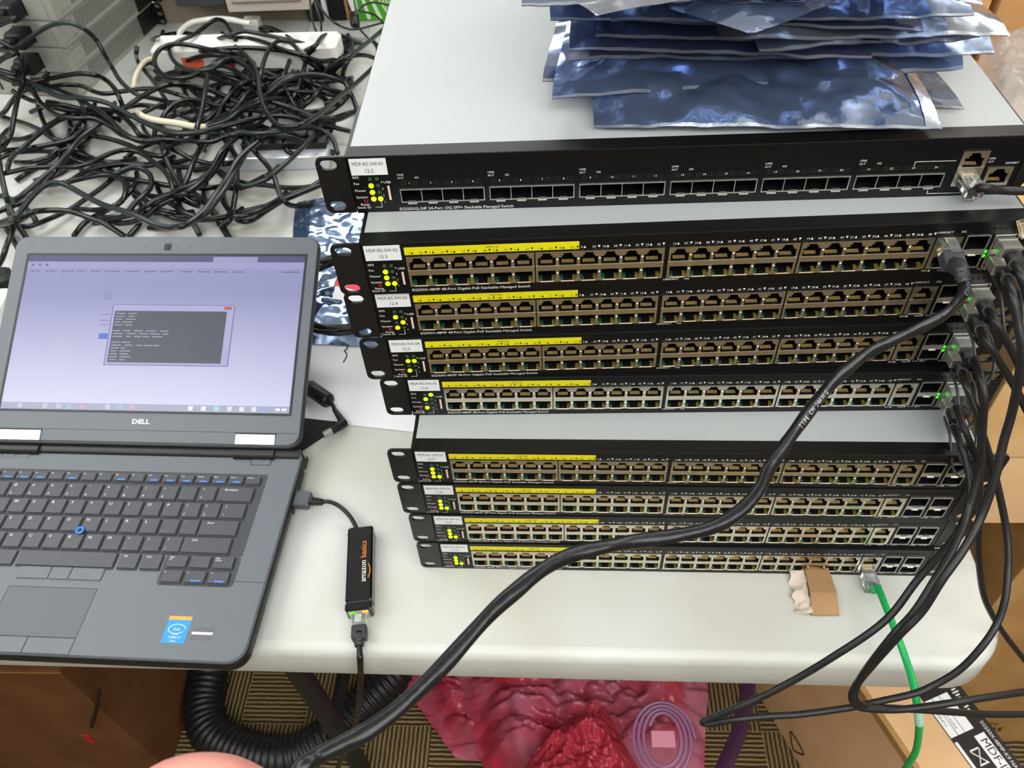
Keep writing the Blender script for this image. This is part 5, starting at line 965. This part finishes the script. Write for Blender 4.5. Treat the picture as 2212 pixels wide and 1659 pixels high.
pbag('topmost antistatic bag stretching from left to the right border of the pile', (1128, 18), (2112, -2), 84, 90, 140, M_film, 6.2, back=(.02, 1), puff=6, amp=7.2, ripple=2.)
pbag4('pale antistatic bag turned with one corner pointing forward at the upper left', [(1290, 33, 96), (1560, -14, 98), (1225, -6, 98), (1500, -60, 100)], M_film3, 2.2, puff=3, amp=3.6)
# antistatic bag on the table left of the tower, with a coiled lead on it
q = [P(612, 742, 1.5), P(842, 752, 1.5), P(640, 440, 1.5), P(830, 400, 1.5)]
bag('large blue antistatic bag on the table between laptop and tower', q[0], q[1], q[2], q[3], film('blue_antistatic_film', (118, 152, 198), .1, .12, 14., .2), 12.5, 20, 4, nx=70, ny=70)
t = thing('coiled_lead', 'black lead coiled on the blue antistatic bag behind the laptop lid', 'cable', P(720, 650, 30)); c = P(745, 640, 34)
m = MB(); m.tube(smooth([(c[0]+(62+4*math.sin(a*1.7))*math.cos(a*.5), c[1]+(66+4*math.cos(a*1.3))*math.sin(a*.5), c[2]+3*math.sin(a*.9)+a*.25) for a in range(52)], 3), 3.2, 9); m.part('cable', M_rub, t, world=True)
t = thing('hang_tag', 'white and red tag seen past the ear of the 12.3 switch', 'tag', P(738, 640, 44)); m = MB(); k = [P(718, 646, 46), P(790, 655, 44), P(797, 612, 46), P(731, 592, 48)]
m.add([tuple(p) for p in k]+[(p[0], p[1], p[2]+.6) for p in k], [(3, 2, 1, 0), (4, 5, 6, 7), (0, 1, 5, 4), (1, 2, 6, 5), (2, 3, 7, 6), (3, 0, 4, 7)]); m.part('card', M_paper, t, world=True)
m = MB(); k2 = [k[3]+(k[0]-k[3])*.0, k[2], k[2]+(k[1]-k[2])*.5, k[3]+(k[0]-k[3])*.5]; m.add([(p[0], p[1], p[2]+.9) for p in k2], [(0, 1, 2, 3)]); m.part('red_band', mat('tag_red', (235, 50, 85), .5), t, world=True, fix=False)
m = MB(); q = [P(640, 905, .5), P(895, 934, .5), P(905, 700, .5), P(640, 742, .5)]; m.grid(lambda u, v: tuple((q[0]*(1-u)+q[1]*u)*(1-v)+(q[3]*(1-u)+q[2]*u)*v+np.array((0, 0, .2+1.5*max(0, v-.2)**2+.5*math.sin(u*5)*v))), 14, 12); m.top('paper_sheet', M_paper, 'white paper sheet lying between the laptop and the tower', 'paper', fix=False)
m = MB(); k = [P(606, 985, .4), P(652, 975, .4), P(742, 916, .4), P(652, 906, .4)]; m.add([tuple(p) for p in k]+[(p[0], p[1], p[2]+3) for p in k], [(3, 2, 1, 0), (4, 5, 6, 7), (0, 1, 5, 4), (1, 2, 6, 5), (2, 3, 7, 6), (3, 0, 4, 7)]); m.top('black_mat', mat('matt_black_sheet', (9, 9, 10), .7), 'flat black sheet half hidden behind the laptop hinge', 'mat')
thin('loose_thread', [(748, 742), (750, 752), (744, 758), (749, 764), (747, 774), (741, 783)], [3, 2, 1.4], .7, 'curly black thread on the white paper', 'thread', M_ink)
# cardboard scrap
k = [P(1733, 1232, 1), P(1785, 1236, 1), P(1812, 1331, 1), P(1752, 1331, 1)]; t = thing('cardboard_scrap', 'torn folded piece of brown cardboard in front of the lowest switch', 'cardboard', (k[0]+k[2])/2)
m = MB(); f = .62; mid = [k[0]+(k[3]-k[0])*f, k[1]+(k[2]-k[1])*f]; up = np.array((0, 0, 9.)); lo = np.array((0, 0, 3.)); th = np.array((0, 0, 2.2))
for qd, z1, z2 in (((k[0], k[1], mid[1], mid[0]), lo*2, up), ((mid[0], mid[1], k[2], k[3]), up, lo*.2)):
    v = [qd[0]+z1, qd[1]+z1, qd[2]+z2, qd[3]+z2]; m.add([tuple(p) for p in v]+[tuple(p+th) for p in v], [(3, 2, 1, 0), (4, 5, 6, 7), (0, 1, 5, 4), (1, 2, 6, 5), (2, 3, 7, 6), (3, 0, 4, 7)])
m.part('flap', M_scrap, t, world=True)
e = MB(); e.grid(lambda u, v: tuple(k[0]+(k[3]-k[0])*v+np.array((-13*u+3*noise.noise(Vector((u*3, v*9, 1))), 0, 6+2.5*math.sin(v*14)*u+2*noise.noise(Vector((u*4, v*11, 4)))-4*u))), 6, 22); e.part('torn_edge', mat('torn_liner', (205, 192, 178), .9), t, world=True, fix=False)
# ------------------------------------------------------------------ cartons
def carton(name, label, x0, x1, y0, y1, z0, z1, m, rz=0., piv=None, prints=None, group=None, seam=True):
    t = thing(name, label, 'carton', ((x0+x1)/2, (y0+y1)/2, z0), rz, group); w_, d_, h_ = x1-x0, y1-y0, z1-z0
    MB().rbox(-w_/2, w_/2, -d_/2, d_/2, 0, h_, 1.5, 1.5).part('body', m, t)
    if seam: MB().box(-w_/2-.3, w_/2+.3, -d_/2-.4, -d_/2+1, h_-6, h_-4.5).part('flap_line', M_card3, t); MB().box(-26, 26, -d_/2-.5, d_/2+.5, h_-.2, h_+.5).part('packing_tape', mat('tape', (190, 150, 100), .3), t)
    return t
YF = 108.
t = carton('carton', 'large brown carton with upside-down printed numbers, on the floor right of the table', 642, 1010, YF, YF+400, FLOOR, -97, M_card3)
m = MB()
for st, u, v, cap in (('504-1', 2172, 1572, 16), ('12/07', 2160, 1562, 10)):
    p = PY(u, v, YF-.8); m.mesh(text_mb(st, cap, 'LEFT'), Matrix.Translation(p) @ RX @ Matrix.Rotation(math.pi, 4, 'Z'))
m.part('printed_text', M_ink, t, world=True, fix=False)
carton('carton', 'flat tan carton just above the large brown one, right of the table', 503, 952, YF+4, YF+380, -96.5, 27, M_card2)
carton('carton', 'flat cardboard carton behind the hanging cables, third of its stack', 500, 950, YF+1, YF+385, 27.5, 138, M_card)
carton('carton', 'topmost flat carton of the stack right of the tower', 502, 945, YF+3, YF+380, 138.5, 238, M_card)
carton('tall_carton', 'tall tan carton behind the bags at the upper right border', 502, 596, 560, 760, FLOOR, 640, M_card, seam=False)
carton('tall_carton', 'tall orange-brown carton in the very corner of the upper right border', 604, 1000, 556, 800, FLOOR, 640, mottle(mat('orange_card', (196, 150, 98), .8, spec=.2), (187, 141, 90), (205, 160, 108), 10, 6), seam=False)
q = [P(2105, 262, 244), P(2290, 300, 244), P(2118, 95, 246), P(2300, 110, 250)]
bag('crumpled clear plastic bag lying on the cartons right of the top switch', q[0], q[1], q[2], q[3], M_clearfilm, 21.3, 26, 18, name='clear_bag', nx=44, ny=36)
# labelled carton under the table corner
ZL = -400.; e0, e1 = P(1860, 1490, ZL), P(1975, 1659, ZL); dv = (e1-e0)/np.linalg.norm(e1-e0); ax_ = -dv; rt = np.array((-dv[1], dv[0], 0.)); 
LB, WB = 420., 122.; org = e0-dv*230
MX = Matrix(((rt[0], ax_[0], 0, org[0]), (rt[1], ax_[1], 0, org[1]), (0, 0, 1, FLOOR), (0, 0, 0, 1)))
t = thing('labelled_carton', 'tan carton with a black and white shipping label under the table corner', 'carton', mtx=MX); HB = ZL-FLOOR; Yn = -LB-60
MB().rbox(0, WB, Yn, 0, 0, HB, 1.5, 1.5).part('body', M_card2, t); MB().box(-.6, 7, Yn, 0, HB-.4, HB+.5).part('edge_tape', M_card3, t); MB().box(-.6, .4, Yn, 0, HB-14, HB+.4).part('edge_tape', M_card3, t)
def onb(u, v): p = MX.inverted() @ Vector(P(u, v, ZL)); return p.x, p.y
lx0 = onb(1990, 1510)[0]; lx1 = WB-1; ly1 = onb(2030, 1487)[1]; lb = MB(); lb.box(lx0, lx1, Yn+4, ly1+40, HB+.3, HB+.8); lab = lb.part('shipping_label', mat('label_black', (38, 36, 34), .45), t)
m = MB(); a0, b0 = onb(1992, 1519)[1], onb(2036, 1604)[1]; m.box(lx0+1, lx0+.62*(lx1-lx0), b0, a0, HB+.8, HB+1.); c0 = onb(2080, 1602)[1]; m.box(lx0+.5*(lx1-lx0), lx0+.76*(lx1-lx0), Yn+10, c0, HB+.8, HB+1.); m.box(lx0+1, lx0+5, c0-60, b0-6, HB+.8, HB+1.); m.part('white_field', M_paper, lab)
m = MB(); wl = lx1-lx0
ttext(m, 'MDF-IS', lx0+.56*wl, c0-6, HB+1.1, 10, 'LEFT', -math.pi/2); 
for k, st in enumerate(('CN1902K4711', '7.1 QTY 1 SG550', '60W AC4')): ttext(m, st, lx0+(.07+.17*k)*wl, a0-6, HB+1.1, 3.4, 'LEFT', -math.pi/2)
for k in (.2, .38): m.box(lx0+k*wl, lx0+k*wl+.7, b0, a0, HB+1, HB+1.1)
m.part('printed_text', M_ink, lab, fix=False)
m = MB(); ttext(m, 'SG550X-48MP-K9 NA', lx0+.83*wl, b0+4, HB+1.1, 4.6, 'LEFT', -math.pi/2)
for k, hh in enumerate((3, 6, 9, 6, 3, 6, 9, 6, 3)): y_ = a0+4-k*4.; m.box(lx0+.8*wl-hh/2, lx0+.8*wl+hh/2, y_-1, y_+1, HB+.9, HB+1.1)
m.box(lx0+.2*wl, lx0+.42*wl, b0-22, b0-20, HB+.9, HB+1.1); m.box(lx0+.2*wl, lx0+.42*wl, b0-40, b0-38, HB+.9, HB+1.1); m.tube([(lx0+.2*wl, b0-22, HB+1.1), (lx0+.42*wl, b0-40, HB+1.1)], .8, 4); m.tube([(lx0+.42*wl, b0-22, HB+1.1), (lx0+.2*wl, b0-40, HB+1.1)], .8, 4)
m.part('printed_text', M_white, lab, fix=False)
# sketch-like mark on its side
nrm = -rt
def onside(u, v): d = ray(u, v); tt = nrm.dot(org-CAM)/nrm.dot(d); return CAM+d*tt+nrm*.8
m = MB(); mk = [(1708, 1580), (1711, 1605), (1716, 1620), (1730, 1628), (1737, 1629), (1731, 1614), (1722, 1598), (1710, 1580)]; m.tube(smooth([onside(*p) for p in mk], 4), 1.3, 5); m.part('pen_mark', mat('pen_ink', (60, 28, 14), .6), t, world=True)
# carton under the left of the table, shade put into its card colour
t = carton('carton', 'brown carton in the shade under the table at the lower left', -1000, -545, 34, 420, FLOOR, -330, M_cardshade)
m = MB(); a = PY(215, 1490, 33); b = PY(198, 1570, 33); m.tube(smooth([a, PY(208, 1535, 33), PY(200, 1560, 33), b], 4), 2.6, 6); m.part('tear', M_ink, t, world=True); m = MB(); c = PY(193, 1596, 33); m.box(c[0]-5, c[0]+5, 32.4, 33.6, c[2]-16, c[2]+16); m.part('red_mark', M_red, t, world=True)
# ------------------------------------------------------------------ on the carpet: hose, pink bags, strap
hp = [(452, 1400), (450, 1460), (440, 1530), (462, 1590), (540, 1628), (620, 1634), (700, 1595), (770, 1535), (830, 1478), (880, 1420)]
pth = smooth([P(u, v, FLOOR+36) for u, v in hp], 26); pa = np.array([tuple(p) for p in pth]); sl = np.r_[0, np.cumsum(np.linalg.norm(np.diff(pa, axis=0), axis=1))]; NS = int(sl[-1]/3.0); ss = np.linspace(0, sl[-1], NS)
m = MB(); m.tube([[np.interp(s, sl, pa[:, k]) for k in range(3)] for s in ss], [33+2.4*math.cos(2*math.pi*s/11.) for s in ss], 22); m.top('corrugated_hose', M_rub, 'thick black corrugated hose curving over the carpet under the table', 'hose', fix=False)
def blob(label, c, rx, ry, rz, seed, m, name='pink_bag', amp=26, nu=150, nv=90, group='pink plastic bags under the table'):
    def fn(u, v):
        a, b = 2*math.pi*u, math.pi*(v-.5); sx, sy, sz = math.cos(a)*math.cos(b), math.sin(a)*math.cos(b), math.sin(b)
        d = Vector((sx, sy, sz)); k = 1+.22*noise.noise(d*1.6+Vector((seed, 0, 0)))+.16*abs(noise.noise(d*4+Vector((0, seed, 0))))+.11*abs(noise.noise(d*7+Vector((0, 0, seed))))+.02*abs(noise.noise(d*17+Vector((seed, 3, 0))))
        return (c[0]+rx*sx*k, c[1]+ry*sy*k, max(c[2]+rz*sz*k, FLOOR+.5+.2*math.sin(u*40)))
    mb = MB(); mb.grid(fn, nu, nv); return mb.top(name, m, label, 'bag', group, fix=False)
GP = 'pink plastic bags under the table'
def floorbag(label, fl, fr, bl, br, m, seed, puff, amp): bag(label, *[P(u, v, FLOOR+z) for u, v, z in (fl, fr, bl, br)], m, seed, puff, amp, GP, name='pink_bag', nx=90, ny=70)
floorbag('flat pink bag spreading over the carpet beside the hose', (985, 1640, 22), (1330, 1690, 24), (800, 1380, 22), (1330, 1380, 24), M_pink, 14.2, 60, 26)
floorbag('large crumpled pink bag on the carpet under the middle of the table', (1060, 1700, 60), (1518, 1690, 60), (960, 1400, 70), (1530, 1400, 70), M_pink, 3.7, 150, 34)
floorbag('red folded pink bag with a pointed flap near the bottom border', (1090, 1730, 150), (1430, 1760, 150), (1180, 1590, 150), (1300, 1520, 160), M_pinkred, 9.9, 40, 26)
cc = P(1432, 1598, -500); t = thing('coiled_lead', 'purple-grey lead coiled inside a clear bag among the pink bags', 'cable', cc); m = MB()
m.tube(smooth([(cc[0]+(44-1.2*a*.5)*math.cos(a*.55), cc[1]+(52-1.*a*.5)*math.sin(a*.55), cc[2]+6*math.sin(a*.55+1)+a*.2) for a in range(40)], 3), 2.2, 8); m.part('cable', mat('mauve_pvc', (150, 105, 140), .3), t, world=True)
m = MB(); m.box(cc[0]-16, cc[0]+16, cc[1]-12, cc[1]+10, cc[2]+5, cc[2]+6); m.part('paper_label', mat('pink_label', (215, 140, 160), .6), t, world=True)
px = [(1618, 1420), (1616, 1480), (1610, 1530), (1597, 1580), (1576, 1630), (1550, 1690)]; m = MB(); m.tube(smooth([P(u, v, -560+i*6) for i, (u, v) in enumerate(px)], 6), 11, 12, flat=.5); m.top('purple_strap', mat('purple_plastic', (64, 34, 62), .4), 'purple plastic strap hanging beside the labelled carton', 'strap', fix=False)
m = MB(); c = P(681, 1484, FLOOR); m.rbox(c[0]-6, c[0]+6, c[1]-9, c[1]+9, FLOOR+.2, FLOOR+4, 3, 1); m.top('paper_scrap', M_paper, 'tiny white scrap on the carpet left of the hanging lead', 'scrap')
# ------------------------------------------------------------------ hand holding the end of the thick cable, almost wholly below the frame
def hand():
    H0 = PD(452, 1690, 292)           # top of the bent index finger, camera-facing
    X = np.array((1., .05, 0)); Zc = -ray(450, 1659)/np.linalg.norm(ray(450, 1659)); Zc = Zc/np.linalg.norm(Zc); Yc = np.cross(Zc, X); Yc /= np.linalg.norm(Yc); X = np.cross(Yc, Zc)
    def W(a, b, c): return H0+X*a+Yc*b+Zc*c     # a right in the picture, b up in the picture, c towards the viewer
    V = []; E = []; R = []
    def vtx(p, r): V.append(W(*p)); R.append(r); return len(V)-1
    def chain(start, ps):
        k = start
        for p, r in ps: n = vtx(p, r); E.append((k, n)); k = n
        return k
    w = vtx((-30, -150, -30), 24); p1 = chain(w, [((-22, -110, -22), 27), ((-14, -76, -14), 26)])
    # index finger bent across the cable, then the three other fingers below it
    for i, (dy, ln, r) in enumerate(((0, 1., 10.2), (-19, 1.08, 10.2), (-38, 1.02, 9.6), (-55, .84, 8.4))):
        k = chain(p1, [((-26, dy-14, -8), r+2.2), ((-17, dy-1.5, 2), r+1.3)])
        chain(k, [((-2, dy+.5, 5), r+1), ((9*ln, dy-1, 3), r), ((18*ln, dy-5, -8), r-.6), ((16*ln, dy-9, -21), r-1.2), ((7*ln, dy-11, -27), r-2)])
    # thumb leaving the side of the palm near its base and closing over the cable from the other side
    chain(p1, [((6, -78, 12), 13.5), ((24, -52, 20), 11.6), ((36, -30, 16), 10.4), ((41, -14, 4), 8.4)])
    chain(w, [((-40, -210, -44), 27), ((-52, -300, -64), 34)])
    me = bpy.data.meshes.new('t'); me.from_pydata([tuple(p*MM) for p in V], E, []); o = bpy.data.objects.new('t', me); COL.objects.link(o)
    mod = o.modifiers.new('s', 'SKIN'); mod.use_smooth_shade = True
    for d, r in zip(me.skin_vertices[0].data, R): d.radius = (r*MM, r*MM); d.use_root = False
    me.skin_vertices[0].data[0].use_root = True
    s = o.modifiers.new('v', 'SUBSURF'); s.levels = 2; s.render_levels = 2
    dg = bpy.context.evaluated_depsgraph_get(); dg.update(); m2 = bpy.data.meshes.new_from_object(o.evaluated_get(dg)); bpy.data.objects.remove(o)
    t = thing('hand', 'pale hand at the bottom border gripping the end of the thick black cable', 'hand', W(-30, -150, -30))
    m2.transform(Matrix.Translation(-Vector(W(-30, -150, -30))*MM)); m2.materials.clear(); m2.materials.append(M_skin); h = bpy.data.objects.new('fingers_and_palm', m2); COL.objects.link(h); h.parent = t; XF[h] = XF[t]
    n = MB(); c = W(41, -12, 10.5); n.mesh(MB().rbox(-5.5, 5.5, -6.5, 6.5, -.5, .8, 4.5, .4), plug_frame(c, Vector(Yc)*.9+Vector(X)*.3, Zc)); n.part('thumbnail', mat('nail', (236, 190, 180), .25), t, world=True)
hand()

for o in bpy.data.objects:      # flat print, too fine to pick apart letter by letter
    if o.name.split('.')[0] in ('printed_text', 'key_lettering', 'bookmark_row', 'terminal_text'): o['kind'] = 'stuff'
